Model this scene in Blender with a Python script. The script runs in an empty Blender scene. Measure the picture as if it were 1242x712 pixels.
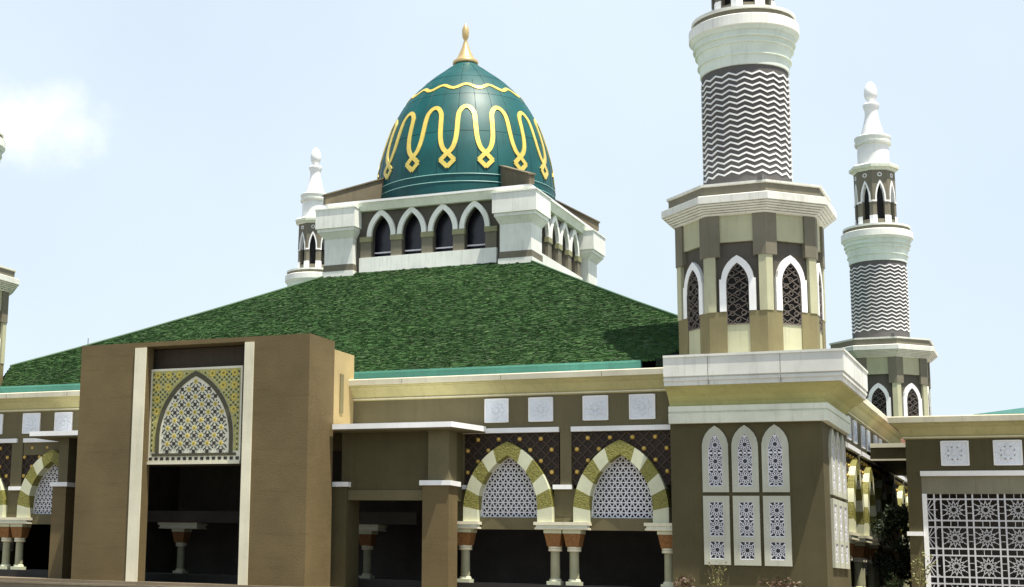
import bpy, bmesh, math, random
from mathutils import Vector, Matrix
random.seed(7)
R = math.radians
PI = math.pi
scene = bpy.context.scene
COL = scene.collection

# ------------------------------------------------------------------ materials
MATS = {}
def pmat(name, color, rough=0.75, var=0.12, scale=1.3, bump=0.0, bscale=30, metal=0.0, stain=0.0, spec=0.3, blotch=None, horiz=False):
    if name in MATS: return MATS[name]
    m = bpy.data.materials.new(name); m.use_nodes = True
    nt = m.node_tree; N = nt.nodes; L = nt.links
    b = N['Principled BSDF']
    b.inputs['Roughness'].default_value = rough
    b.inputs['Metallic'].default_value = metal
    b.inputs['Specular IOR Level'].default_value = spec
    geo = N.new('ShaderNodeNewGeometry')
    n1 = N.new('ShaderNodeTexNoise'); n1.inputs['Scale'].default_value = scale; n1.inputs['Detail'].default_value = 6
    n1.inputs['Roughness'].default_value = 0.65
    L.new(geo.outputs['Position'], n1.inputs['Vector'])
    mr = N.new('ShaderNodeMapRange'); mr.inputs['From Min'].default_value = 0.3; mr.inputs['From Max'].default_value = 0.7
    mr.inputs['To Min'].default_value = 1 - var; mr.inputs['To Max'].default_value = 1 + var
    L.new(n1.outputs['Fac'], mr.inputs['Value'])
    nl = N.new('ShaderNodeTexNoise'); nl.inputs['Scale'].default_value = .33; nl.inputs['Detail'].default_value = 3
    L.new(geo.outputs['Position'], nl.inputs['Vector'])
    rl = N.new('ShaderNodeMapRange'); rl.inputs['From Min'].default_value = .35; rl.inputs['From Max'].default_value = .65
    rl.inputs['To Min'].default_value = .90; rl.inputs['To Max'].default_value = 1.10
    L.new(nl.outputs['Fac'], rl.inputs['Value'])
    mm = N.new('ShaderNodeMath'); mm.operation = 'MULTIPLY'; L.new(mr.outputs['Result'], mm.inputs[0]); L.new(rl.outputs['Result'], mm.inputs[1])
    mul = N.new('ShaderNodeVectorMath'); mul.operation = 'SCALE'
    mul.inputs[0].default_value = color
    L.new(mm.outputs[0], mul.inputs['Scale'])
    out = mul.outputs['Vector']
    if blotch:
        nb = N.new('ShaderNodeTexNoise'); nb.inputs['Scale'].default_value = blotch[1]; nb.inputs['Detail'].default_value = 4
        L.new(geo.outputs['Position'], nb.inputs['Vector'])
        rb = N.new('ShaderNodeMapRange'); rb.inputs['From Min'].default_value = 0.42; rb.inputs['From Max'].default_value = 0.62
        L.new(nb.outputs['Fac'], rb.inputs['Value'])
        mxb = N.new('ShaderNodeMix'); mxb.data_type = 'RGBA'
        L.new(rb.outputs['Result'], mxb.inputs['Factor']); L.new(out, mxb.inputs['A'])
        mxb.inputs['B'].default_value = (*blotch[0], 1); out = mxb.outputs['Result']
    if stain > 0:
        mp = N.new('ShaderNodeMapping'); mp.inputs['Scale'].default_value = (.35,.35,4.0) if horiz else (5.0, 5.0, 0.45)
        L.new(geo.outputs['Position'], mp.inputs['Vector'])
        n2 = N.new('ShaderNodeTexNoise'); n2.inputs['Scale'].default_value = 1.0; n2.inputs['Detail'].default_value = 8
        n2.inputs['Roughness'].default_value = 0.7
        L.new(mp.outputs['Vector'], n2.inputs['Vector'])
        r2 = N.new('ShaderNodeMapRange'); r2.inputs['From Min'].default_value = 0.52; r2.inputs['From Max'].default_value = 0.78
        r2.inputs['To Min'].default_value = 0; r2.inputs['To Max'].default_value = min(.7, stain*1.7)
        L.new(n2.outputs['Fac'], r2.inputs['Value'])
        mx = N.new('ShaderNodeMix'); mx.data_type = 'RGBA'
        L.new(r2.outputs['Result'], mx.inputs['Factor']); L.new(out, mx.inputs['A'])
        mx.inputs['B'].default_value = (color[0]*0.42, color[1]*0.4, color[2]*0.36, 1); out = mx.outputs['Result']
    L.new(out, b.inputs['Base Color'])
    if bump > 0:
        n3 = N.new('ShaderNodeTexNoise'); n3.inputs['Scale'].default_value = bscale; n3.inputs['Detail'].default_value = 5
        L.new(geo.outputs['Position'], n3.inputs['Vector'])
        bp = N.new('ShaderNodeBump'); bp.inputs['Strength'].default_value = bump; bp.inputs['Distance'].default_value = 0.05
        L.new(n3.outputs['Fac'], bp.inputs['Height']); L.new(bp.outputs['Normal'], b.inputs['Normal'])
    MATS[name] = m
    return m

M = {}
M['wall']      = pmat('olive_brown_render', (0.138,0.12,0.064), .8, .10, .7, .15, 25, stain=.18)
M['tower']     = pmat('tower_brown_render', (0.085,0.073,0.034), .8, .10, .7, .15, 25, stain=.2)
M['portal']    = pmat('portal_brown_render', (0.135,0.101,0.047), .8, .10, .6, .2, 18, stain=.2, horiz=True)
M['cream']     = pmat('cream_render', (0.68,0.65,0.5), .7, .06, 1.2, .06, 30, stain=.22)
M['cove']      = pmat('yellow_cream_render', (0.46,0.43,0.215), .7, .07, 1.0, .06, 30, stain=.25)
M['yellow']    = pmat('warm_cream_render', (0.42,0.33,0.165), .7, .07, 1.0, .06, 30, stain=.2)
M['towercove'] = pmat('olive_cream_render', (0.44,0.43,0.19), .7, .07, 1.0, .06, 30, stain=.25)
M['greycream'] = pmat('grey_cream_render', (0.68,0.69,0.64), .7, .06, 1.3, .06, 30, stain=.3)
M['ledge']     = pmat('pale_green_grey_render', (0.72,0.76,0.65), .7, .07, 1.3, .06, 30, stain=.25)
M['white']     = pmat('white_paint', (0.84,0.85,0.85), .6, .04, 2.0, .04, 30, stain=.12)
M['offwhite']  = pmat('off_white_paint', (0.8,0.82,0.77), .65, .05, 1.5, .05, 30, stain=.28)
M['lattice']   = pmat('lattice_white', (0.7,0.71,0.76), .6, .04, 2.0)
M['bluewhite'] = pmat('white_relief', (0.76,0.8,0.86), .6, .05, 3.0, .9, 7)
M['dkgrey']    = pmat('dark_grey_render', (0.092,0.084,0.068), .8, .10, 1.0, .1, 25, stain=.15)
M['taupe']     = pmat('taupe_render', (0.175,0.162,0.12), .8, .10, 1.0, .1, 25, stain=.2)
M['tan']       = pmat('tan_render', (0.195,0.17,0.086), .8, .10, 1.0, .1, 25, stain=.2)
M['palecream'] = pmat('pale_yellow_panel', (0.44,0.44,0.295), .7, .06, 1.0, .05, 25, stain=.2)
M['sage']      = pmat('pale_sage_render', (0.7,0.78,0.71), .7, .05, 1.3, .05, 30, stain=.2)
M['screenbrown']= pmat('brown_lattice', (.14,.12,.105), .7, .08, 2)
M['glass']     = pmat('dark_glass', (.012,.012,.02), .25, .2, .8, spec=.5)
M['black']     = pmat('dark_opening', (.012,.011,.012), .8, .2, 1)
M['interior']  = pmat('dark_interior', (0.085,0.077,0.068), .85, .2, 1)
M['goldstone'] = pmat('carved_gold_stone', (.175,.168,.034), .6, .15, 9, 1.0, 16, blotch=((.25,.24,.075), 14))
M['ringcream'] = pmat('cream_stone', (0.56,0.58,0.42), .65, .07, 1.5, .08, 25, stain=.15)
M['terracotta']= pmat('carved_terracotta', (0.25,0.12,0.04), .7, .3, 12, 1.0, 20)
M['column']    = pmat('green_cream_column', (0.32,0.32,0.21), .6, .1, 3, .05, 30, stain=.2)
M['spandrel']  = pmat('dark_brown_spandrel', (0.028,0.018,0.012), .65, .15, 2)
M['stud']      = pmat('gold_stud', (.62,.42,.11), .35, .1, 5, metal=.35)
M['studred']   = pmat('red_stud', (.55,.16,.09), .5, .1, 5)
M['teal']      = pmat('teal_metal_fascia', (.10,.30,.235), .55, .08, 1.2, stain=.25)
M['dome']      = pmat('teal_dome_sheet', (0.001,0.078,0.079), .48, .2, .8, .04, 2.5, stain=.4, spec=.40)
M['domelight'] = pmat('dome_seam', (0.02,0.13,0.13), .35, .05, 2)
M['gold']      = pmat('gold_paint', (0.74,0.57,0.13), .38, .08, 3, metal=.25, spec=.5)
M['finial']    = pmat('bronze_gold', (.62,.46,.22), .35, .1, 4, metal=.5)
M['wedge']     = pmat('taupe_flashing', (0.16,0.135,0.09), .75, .12, 1.5, .1, 20, stain=.3)
M['plinth']    = pmat('plinth_stone', (0.2,0.165,0.115), .8, .12, 1.2, .15, 18, stain=.2)
M['pink']      = pmat('pink_tile', (.48,.25,.18), .8, .1, 3)
M['metal']     = pmat('grey_metal', (.12,.12,.12), .5, .1, 4)
M['ground']    = pmat('forecourt_paving', (0.16,0.15,0.125), .85, .12, .4, .1, 12)
M['mosyel']    = pmat('mosaic_yellow', (.58,.47,.10), .5, .1, 6)
M['mosgrd']    = pmat('mosaic_olive_ground', (.40,.38,.14), .55, .2, 8)
M['moswht']    = pmat('mosaic_white', (.72,.70,.56), .5, .05, 4)
M['mosblk']    = pmat('mosaic_black', (.035,.032,.028), .4, .1, 4)
M['mosgrn']    = pmat('mosaic_green', (.045,.075,.05), .4, .2, 6)
M['mosedge']   = pmat('mosaic_dark_olive', (.075,.070,.040), .5, .1, 4)
M['bark']      = pmat('bark', (.12,.085,.05), .85, .2, 8, .3, 30)
M['twig']      = pmat('twig', (.20,.16,.09), .85, .2, 8)
M['roofdark']  = pmat('roof_underlay', (.020,.035,.022), .9, .2, 2)

def shingle_mat():
    m = bpy.data.materials.new('green_shingles'); m.use_nodes = True
    nt = m.node_tree; N = nt.nodes; L = nt.links; b = N['Principled BSDF']
    at = N.new('ShaderNodeAttribute'); at.attribute_name = 'tone'
    cr = N.new('ShaderNodeValToRGB')
    e = cr.color_ramp.elements
    e[0].position = 0; e[0].color = (.013,.023,.010,1)
    e[1].position = 1; e[1].color = (.088,.150,.055,1)
    for p, c in ((.3,(.019,.049,.014,1)), (.58,(.030,.080,.020,1)), (.70,(.042,.062,.030,1)), (.8,(.046,.102,.028,1))):
        x = e.new(p); x.color = c
    L.new(at.outputs['Fac'], cr.inputs['Fac'])
    geo = N.new('ShaderNodeNewGeometry')
    n1 = N.new('ShaderNodeTexNoise'); n1.inputs['Scale'].default_value = .22; n1.inputs['Detail'].default_value = 7; n1.inputs['Roughness'].default_value=.7
    L.new(geo.outputs['Position'], n1.inputs['Vector'])
    mr = N.new('ShaderNodeMapRange'); mr.inputs['From Min'].default_value = .35; mr.inputs['From Max'].default_value = .65
    mr.inputs['To Min'].default_value = .82; mr.inputs['To Max'].default_value = 1.2
    L.new(n1.outputs['Fac'], mr.inputs['Value'])
    sc = N.new('ShaderNodeVectorMath'); sc.operation = 'SCALE'
    L.new(cr.outputs['Color'], sc.inputs[0]); L.new(mr.outputs['Result'], sc.inputs['Scale'])
    n2 = N.new('ShaderNodeTexNoise'); n2.inputs['Scale'].default_value = 9; n2.inputs['Detail'].default_value = 3
    L.new(geo.outputs['Position'], n2.inputs['Vector'])
    bp = N.new('ShaderNodeBump'); bp.inputs['Strength'].default_value = .5; bp.inputs['Distance'].default_value = .08
    L.new(n2.outputs['Fac'], bp.inputs['Height']); L.new(bp.outputs['Normal'], b.inputs['Normal'])
    L.new(sc.outputs['Vector'], b.inputs['Base Color']); b.inputs['Roughness'].default_value = .85
    b.inputs['Specular IOR Level'].default_value = .2
    return m
M['shingle'] = shingle_mat()
def leafmat(name, c1, c2):
    m = bpy.data.materials.new(name); m.use_nodes = True
    nt = m.node_tree; N = nt.nodes; L = nt.links; b = N['Principled BSDF']
    geo = N.new('ShaderNodeNewGeometry')
    mx = N.new('ShaderNodeMix'); mx.data_type = 'RGBA'
    L.new(geo.outputs['Random Per Island'], mx.inputs['Factor'])
    mx.inputs['A'].default_value = (*c1,1); mx.inputs['B'].default_value = (*c2,1)
    L.new(mx.outputs['Result'], b.inputs['Base Color']); b.inputs['Roughness'].default_value = .6
    return m
M['leaf_dark'] = leafmat('dark_leaves', (.012,.025,.012), (.03,.05,.018))
M['leaf_yel']  = leafmat('yellow_green_leaves', (.10,.13,.03), (.22,.20,.06))
M['leaf_red']  = leafmat('reddish_leaves', (.07,.025,.018), (.09,.06,.025))
M['leaf_green']= leafmat('green_leaves', (.02,.045,.012), (.05,.08,.025))

# ------------------------------------------------------------------ mesh helper
class MB:
    def __init__(s): s.v=[]; s.f=[]; s.m=[]; s.mats=[]; s.sm=[]
    def mi(s, mat):
        if mat not in s.mats: s.mats.append(mat)
        return s.mats.index(mat)
    def add(s, vs, fs, mat, smooth=False):
        o = len(s.v); k = s.mi(mat); s.v += [tuple(p) for p in vs]
        for f in fs: s.f.append(tuple(o+i for i in f)); s.m.append(k); s.sm.append(smooth)
    def box(s, x0,x1,y0,y1,z0,z1, mat):
        s.add([(x0,y0,z0),(x1,y0,z0),(x1,y1,z0),(x0,y1,z0),(x0,y0,z1),(x1,y0,z1),(x1,y1,z1),(x0,y1,z1)],
              [(0,3,2,1),(4,5,6,7),(0,1,5,4),(1,2,6,5),(2,3,7,6),(3,0,4,7)], mat)
        return s
    def prism(s, pts, y0, y1, mat, side=None):          # polygon in (x,z), extruded along y
        n=len(pts)
        s.add([(p[0],y0,p[1]) for p in pts]+[(p[0],y1,p[1]) for p in pts],
              [tuple(range(n)), tuple(range(2*n-1,n-1,-1))], mat)
        s.add([(p[0],y0,p[1]) for p in pts]+[(p[0],y1,p[1]) for p in pts],
              [(i,n+i,n+(i+1)%n,(i+1)%n) for i in range(n)], side or mat)
        return s
    def zprism(s, pts, z0, z1, mat):                    # polygon in plan
        n=len(pts)
        s.add([(p[0],p[1],z0) for p in pts]+[(p[0],p[1],z1) for p in pts],
              [tuple(range(n-1,-1,-1)), tuple(range(n,2*n))]+[(i,(i+1)%n,n+(i+1)%n,n+i) for i in range(n)], mat)
        return s
    def lathe(s, prof, n, mat, cx=0, cy=0, rot=0, smooth=None, cap=True):
        smooth = n>12 if smooth is None else smooth
        vs=[]
        for r,z in prof:
            for i in range(n):
                a=rot+2*PI*i/n; vs.append((cx+r*math.cos(a),cy+r*math.sin(a),z))
        fs=[]
        for j in range(len(prof)-1):
            for i in range(n):
                k=(i+1)%n; fs.append((j*n+i,j*n+k,(j+1)*n+k,(j+1)*n+i))
        s.add(vs,fs,mat,smooth)
        if cap:
            m=len(prof)
            s.add(vs[:n],[tuple(range(n-1,-1,-1))],mat); s.add(vs[(m-1)*n:],[tuple(range(n))],mat)
        return s
    def bar(s, p, q, w, y0, y1, mat):                   # flat bar in the x,z plane
        dx,dz=q[0]-p[0],q[1]-p[1]; l=math.hypot(dx,dz)
        if l<1e-5: return s
        nx,nz=-dz/l*w/2,dx/l*w/2
        return s.prism([(p[0]+nx,p[1]+nz),(p[0]-nx,p[1]-nz),(q[0]-nx,q[1]-nz),(q[0]+nx,q[1]+nz)],y0,y1,mat)
    def tube(s, pts, rad, mat, n=6):
        pts=[Vector(p) for p in pts]; rings=[]
        rads = rad if isinstance(rad,(list,tuple)) else [rad]*len(pts)
        for i,p in enumerate(pts):
            d=(pts[min(i+1,len(pts)-1)]-pts[max(i-1,0)]).normalized()
            a=d.cross(Vector((0,0,1)));
            if a.length<1e-3: a=Vector((1,0,0))
            a.normalize(); b=d.cross(a)
            rings.append([p+(a*math.cos(2*PI*k/n)+b*math.sin(2*PI*k/n))*rads[i] for k in range(n)])
        vs=[v for r in rings for v in r]
        fs=[(j*n+i,j*n+(i+1)%n,(j+1)*n+(i+1)%n,(j+1)*n+i) for j in range(len(pts)-1) for i in range(n)]
        fs+=[tuple(range(n)),tuple(range(len(vs)-1,len(vs)-n-1,-1))]
        s.add(vs,fs,mat,True); return s
    def strip(s, xs_prof, mat_of):                      # profile sections list [(list of pts)], connect consecutive sections
        pass
    def build(s, name, parent=None, loc=(0,0,0), rz=0):
        me=bpy.data.meshes.new(name); me.from_pydata(s.v,[],s.f)
        for mt in s.mats: me.materials.append(mt)
        me.polygons.foreach_set('material_index', s.m)
        me.polygons.foreach_set('use_smooth', s.sm)
        me.validate(clean_customdata=False)
        bm=bmesh.new(); bm.from_mesh(me); bmesh.ops.remove_doubles(bm, verts=bm.verts, dist=1e-5)
        bmesh.ops.recalc_face_normals(bm, faces=bm.faces); bm.to_mesh(me); bm.free()
        if any(s.sm): me.set_sharp_from_angle(angle=R(38))
        o=bpy.data.objects.new(name,me); COL.objects.link(o); o.parent=parent
        o.location=loc; o.rotation_euler=(0,0,rz)
        return o
def tag(o,label=None,cat=None,group=None,kind=None):
    if label: o['label']=label
    if cat: o['category']=cat
    if group: o['group']=group
    if kind: o['kind']=kind
    return o
def empty(name, loc, label, cat, group=None, rz=0):
    o=bpy.data.objects.new(name,None); COL.objects.link(o); o.location=loc; o.rotation_euler=(0,0,rz)
    o.empty_display_size=.5
    return tag(o,label,cat,group)
def copy_tree(o,parent=None):
    c=o.copy(); COL.objects.link(c); c.parent=parent
    for ch in list(o.children): copy_tree(ch,c)
    return c
def off(root,p,):                                       # world point -> local location under root
    return (p[0]-root.location.x,p[1]-root.location.y,p[2]-root.location.z)

def arch_half(a, zs, zp, n=10):                          # right half of a pointed arch, from springing to apex
    h=zp-zs; r=(a*a+h*h)/(2*a); cx=a-r
    t1=math.atan2(h,-cx)
    return [(cx+r*math.cos(t1*i/n), zs+r*math.sin(t1*i/n)) for i in range(n+1)]
def arch_poly(cx, a, z0, zs, zp, n=10):                  # closed outline
    h=arch_half(a,zs,zp,n)
    pts=[(cx+a,z0)] if z0<zs-1e-6 else []
    pts+=[(cx+x,z) for x,z in h]
    pts+=[(cx-x,z) for x,z in h[-2::-1]]
    if z0<zs-1e-6: pts.append((cx-a,z0))
    return pts
def clip(p,q,poly):                                      # clip a segment to a convex ccw polygon
    t0,t1=0.0,1.0; d=(q[0]-p[0],q[1]-p[1]); n=len(poly)
    for i in range(n):
        a=poly[i]; b=poly[(i+1)%n]; e=(b[0]-a[0],b[1]-a[1])
        num=e[0]*(p[1]-a[1])-e[1]*(p[0]-a[0]); den=e[0]*d[1]-e[1]*d[0]
        if abs(den)<1e-12:
            if num<0: return None
            continue
        t=-num/den
        if den>0: t0=max(t0,t)
        else: t1=min(t1,t)
        if t0>=t1: return None
    return (p[0]+d[0]*t0,p[1]+d[1]*t0),(p[0]+d[0]*t1,p[1]+d[1]*t1)
def inside(p,poly,mrg=0):
    n=len(poly)
    for i in range(n):
        a=poly[i]; b=poly[(i+1)%n]; e=(b[0]-a[0],b[1]-a[1]); l=math.hypot(*e) or 1
        if (e[0]*(p[1]-a[1])-e[1]*(p[0]-a[0]))/l<mrg: return False
    return True
def arch_ring(mb, cx, ai, ao, z0, zsi, zpi, zso, zpo, y0, y1, mats, n=24, seg=1, bounds=None):
    # band between an inner and outer pointed arch with legs down to z0
    def path(a,zs,zp):
        h=[(a,z0)]+arch_half(a,zs,zp,n)
        L=[0]
        for i in range(1,len(h)): L.append(L[-1]+math.dist(h[i],h[i-1]))
        return h,L
    def at(h,L,t):
        s=t*L[-1]
        for i in range(1,len(h)):
            if s<=L[i]+1e-9:
                k=(s-L[i-1])/(L[i]-L[i-1] or 1); return (h[i-1][0]+(h[i][0]-h[i-1][0])*k, h[i-1][1]+(h[i][1]-h[i-1][1])*k)
        return h[-1]
    hi,Li=path(ai,zsi,zpi); ho,Lo=path(ao,zso,zpo)
    bounds=bounds or [i/seg for i in range(seg+1)]
    for k in range(len(bounds)-1):
        mat=mats[k%len(mats)]; m=max(2,int((bounds[k+1]-bounds[k])*n)+1)
        ts=[bounds[k]+(bounds[k+1]-bounds[k])*i/m for i in range(m+1)]
        P=[at(hi,Li,t) for t in ts]; Q=[at(ho,Lo,t) for t in ts]
        for sgn in (1,-1):
            poly=[(cx+sgn*x,z) for x,z in P]+[(cx+sgn*x,z) for x,z in Q[::-1]]
            vs=[(x,y0,z) for x,z in poly]+[(x,y1,z) for x,z in poly]; c=len(poly)
            fs=[]
            for i in range(m):
                a,b,cc,d=i,i+1,c-2-i,c-1-i
                fs+=[(a,b,cc,d),(c+a,c+b,c+cc,c+d),(a,b,c+b,c+a),(d,cc,c+cc,c+d)]
            if k==0: fs.append((0,c-1,2*c-1,c))
            if k==len(bounds)-2 and False: pass
            mb.add(vs,fs,mat)
    return mb
def wall_with_arch(mb, x0,x1,z0,z1, cx,a,zs,zp, y0,y1, mat):
    # rectangular plate x0..x1,z0..z1 with a pointed opening whose legs run down to z0
    h=arch_half(a,zs,zp,10)
    R_=[(x1,z0),(x1,z1),(cx,z1),(cx,zp)]+[(cx+x,z) for x,z in h[-2::-1]]+([(cx+a,z0)] if zs>z0+1e-6 else [])
    L_=[(x0,z0)]+([(cx-a,z0)] if zs>z0+1e-6 else [])+[(cx-x,z) for x,z in h[:-1]]+[(cx,zp),(cx,z1),(x0,z1)]
    mb.prism(R_,y0,y1,mat); mb.prism(L_,y0,y1,mat)
    return mb
def profile_run(mb, pts, path, closed=False):
    # pts: [(out, z, material of the face to the next)], path: plan polyline; 'out' is to the right of travel
    secs=[]; n=len(path)
    for i,p in enumerate(path):
        P=Vector(p)
        if closed: a=Vector(path[i-1]); b=Vector(path[(i+1)%n])
        else: a=Vector(path[i-1]) if i>0 else None; b=Vector(path[i+1]) if i<n-1 else None
        ns=[]
        if a is not None: d=(P-a).normalized(); ns.append(Vector((d.y,-d.x)))
        if b is not None: d=(b-P).normalized(); ns.append(Vector((d.y,-d.x)))
        if len(ns)==2: m=(ns[0]+ns[1]); m=m/m.length; m=m/max(.2,m.dot(ns[0]))
        else: m=ns[0]
        secs.append([(P.x+m.x*o,P.y+m.y*o,z) for o,z,_ in pts])
    k=len(pts)
    for i in range(n if closed else n-1):
        A=secs[i]; B=secs[(i+1)%n]
        for j in range(k):
            j2=(j+1)%k
            mb.add([A[j],B[j],B[j2],A[j2]],[(0,1,2,3)],pts[j][2])
    if not closed:
        mb.add(secs[0],[tuple(range(k))],pts[0][2]); mb.add(secs[-1],[tuple(range(k-1,-1,-1))],pts[0][2])
    return mb
def rosette(mb, cx, cz, hw, hh, y0, y1, w, mat, n=12, hub=.16, frame=True):
    r=min(hw,hh); rh=r*hub*1.4
    pr=[(cx+rh*math.cos(2*PI*i/16),cz+rh*math.sin(2*PI*i/16)) for i in range(16)]
    for i in range(16): mb.bar(pr[i],pr[(i+1)%16],w*1.2,y0,y1,mat)
    box_=[(cx-hw,cz-hh),(cx+hw,cz-hh),(cx+hw,cz+hh),(cx-hw,cz+hh)]
    for i in range(n):
        a=2*PI*i/n; a2=2*PI*(i+.5)/n; a3=2*PI*(i+1)/n
        p0=(cx+rh*math.cos(a),cz+rh*math.sin(a)); p1=(cx+r*.50*math.cos(a2),cz+r*.50*math.sin(a2)); p2=(cx+rh*math.cos(a3),cz+rh*math.sin(a3))
        o=(cx+2*r*math.cos(a),cz+2*r*math.sin(a)); q1=(cx+r*.92*math.cos(a),cz+r*.92*math.sin(a)); q3=(cx+r*.92*math.cos(a3),cz+r*.92*math.sin(a3))
        mb.bar(p0,p1,w,y0,y1,mat); mb.bar(p1,p2,w,y0,y1,mat)
        mb.bar(p1,q1,w,y0,y1,mat); mb.bar(p1,q3,w,y0,y1,mat)
        far=(cx+3*r*math.cos(a),cz+3*r*math.sin(a)); c=clip(q1,far,box_)
        if c: mb.bar(c[0],c[1],w,y0,y1,mat)
    if frame:
        for i in range(4): mb.bar(box_[i],box_[(i+1)%4],w*1.3,y0-.004,y1,mat)
def disc(mb,cx,cz,r,y0,y1,mat,n=12,rot=0):
    mb.prism([(cx+r*math.cos(rot+2*PI*i/n),cz+r*math.sin(rot+2*PI*i/n)) for i in range(n)],y0,y1,mat)
def star(mb,cx,cz,r,ri,n,y0,y1,mat,rot=0):
    p=[]
    for i in range(2*n):
        q=r if i%2==0 else ri; a=rot+PI*i/n; p.append((cx+q*math.cos(a),cz+q*math.sin(a)))
    mb.prism(p,y0,y1,mat)

# ------------------------------------------------------------------ minaret
O8=PI/8
def oct_pts(r,rot=O8): return [(r*math.cos(rot+i*PI/4), r*math.sin(rot+i*PI/4)) for i in range(8)]
def vertex_wraps(mb,rv,d,offs,z0,z1,mat,rot=O8,inner=.25):
    P=[Vector(p) for p in oct_pts(rv,rot)]
    for i in (5,):
        v=P[i]; a=(P[i-1]-v).normalized(); b=(P[(i+1)%8]-v).normalized(); o=v.normalized()
        na=Vector((-a.y,a.x)); 
        if na.dot(v)<0: na=-na
        nb=Vector((-b.y,b.x))
        if nb.dot(v)<0: nb=-nb
        pts=[v+a*d+na*offs, v+o*offs/math.cos(PI/8), v+b*d+nb*offs, v+b*d-nb*inner, v-o*inner/math.cos(PI/8), v+a*d-na*inner]
        mb.zprism([(p.x,p.y) for p in pts],z0,z1,mat)
def ring8(o):
    for k in range(1,8):
        c=o.copy(); COL.objects.link(c); c.parent=o.parent; c.rotation_euler=(0,0,k*PI/4)
def make_minaret(label):
    t=empty('minaret',(0,0,0),label,'minaret','minarets at the corners of the mosque')
    # square corner tower (local frame, minaret axis at the origin)
    x0,x1,y0,y1=-2.66,3.05,-3.1,3.15
    b=MB(); b.box(x0,x1,y0,y1,.9,8.5,M['tower']); b.box(x0+.3,x1-.2,y0+.2,y1-.2,8.5,10.1,M['tower'])
    tw=b.build('corner_tower',t)
    c=MB()
    W=M['greycream']; K=M['towercove']; G=M['ledge']
    pts=[(-.15,7.79,G),(.24,7.79,G),(.28,8.17,G),(.20,8.19,G),(.20,8.23,G),(.26,8.25,G),(.26,8.46,G),(.05,8.48,K),(.10,8.62,K),(.30,8.85,K),(.62,9.08,K),(.80,9.17,K),
         (.80,9.20,W),(.90,9.20,W),(.90,9.35,W),(.95,9.38,W),(.95,9.49,W),(.90,9.52,W),(.98,9.56,W),(.98,10.30,W),(1.02,10.30,W),(1.02,10.39,W),(-.15,10.39,W)]
    profile_run(c,pts,[(x0,y0),(x1,y0),(x1,y1-.3)])
    c.zprism([(x0+.01,y0+.1),(x1-.1,y0+.1),(x1-.1,y1-.31),(x0+.01,y1-.31)],10.1,10.32,W)
    J=pmat('sealant_joint',(.20,.195,.16),.8,.1,4)
    for x in (-.95,1.75):
        c.box(x,x+.022,y0-.984,y0-.9,9.57,10.29,J); c.box(x,x+.02,y0-.955,y0-.8,9.21,9.48,J)
    for yy in (-1.2,1.2): c.box(x1+.9,x1+.984,yy,yy+.022,9.57,10.29,J)
    c.build('tower_cornice',t)
    # latticed window panels, three over three on two faces
    def panel(upper):
        m=MB(); F=M['palecream_panel']; Lw=M['lattice']; hw=.495
        if upper:
            zb,zs,zp=5.11,6.88,7.69
            out=arch_poly(0,hw,zb,zs,zp); inn=arch_poly(0,.27,5.34,6.72,7.38)
            arch_ring(m,0,.27,hw,5.34,6.72,7.38,zs,zp,-.10,0,[F],n=10)
            m.box(-hw,hw,-.10,0,zb,5.338,F)
            m.prism(inn,-.015,0,M['glass'])
            wins=[(5.34,7.38,[5.66,6.30,6.94],.32,inn)]
            for a,bb in ((0,1),):
                pass
            for q in range(len(inn)):
                m.bar(inn[q],inn[(q+1)%len(inn)],.05,-.075,-.02,Lw)
            for cz in (5.66,6.30,6.94):
                mm=MB(); 
                rosette_clip(m,0,cz,.27,.32,-.07,-.02,.052,Lw,inn)
            for cz in (7.2,):
                s=clip((-.3,cz),(.3,cz),inn); m.bar(s[0],s[1],.035,-.07,-.02,Lw)
        else:
            zb,zt=2.34,4.97
            m.box(-hw,-.27,-.10,0,zb,zt,F); m.box(.27,hw,-.10,0,zb,zt,F)
            m.box(-.27,.27,-.10,0,zb,2.56,F); m.box(-.27,.27,-.10,0,3.26,3.42,F); m.box(-.27,.27,-.10,0,4.76,zt,F)
            for za,zc,cs in ((2.56,3.26,(2.91,)),(3.42,4.76,(3.755,4.425))):
                m.box(-.27,.27,-.015,0,za,zc,M['glass'])
                rect=[(-.27,za),(.27,za),(.27,zc),(-.27,zc)]
                for q in range(4): m.bar(rect[q],rect[(q+1)%4],.05,-.075,-.02,Lw)
                for cz in cs: rosette_clip(m,0,cz,.27,(zc-za)/len(cs)/2,-.07,-.02,.052,Lw,rect)
        return m
    first={}
    for face in (0,1):
        for k in range(3):
            for up in (0,1):
                if face==0: loc=(-0.93+1.125*k,y0,0); rz=0
                else: loc=(x1,-1.07+1.36*k,0); rz=PI/2
                if up not in first:
                    o=panel(up==1).build('window_panel',t,loc,rz); first[up]=o
                else:
                    o=first[up].copy(); COL.objects.link(o); o.parent=t; o.location=loc; o.rotation_euler=(0,0,rz)
                    if face==1: o.scale=(1.25,1,1)
    # octagonal storey
    ap=2.68; rv=ap/math.cos(PI/8)
    b=MB(); b.lathe([(rv-.12,10.2),(rv-.12,16.3)],8,M['dkgrey'],rot=O8)
    fw=rv*math.sin(PI/8)
    oc=b.build('octagonal_storey',t)
    b=MB(); vertex_wraps(b,rv,fw-.44,.03,10.3,12.24,M['tan']); ring8(b.build('lower_pier',t))  # lighter copy of the pier paint, sunlight put into the colour
    b=MB(); vertex_wraps(b,rv,.27,.06,12.24,14.47,M['palecream']); ring8(b.build('corner_pilaster',t))
    b=MB(); vertex_wraps(b,rv,.46,.10,14.47,16.4,M['taupe']); ring8(b.build('upper_pier',t))  # same paint as the lower piers, eave shade put into this darker colour
    b=MB(); b.box(-.68,.68,-.13,.05,15.06,16.2,M['palecream'])
    pn=b.build('face_panel',t,(0,-(ap-.12),0))
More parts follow.
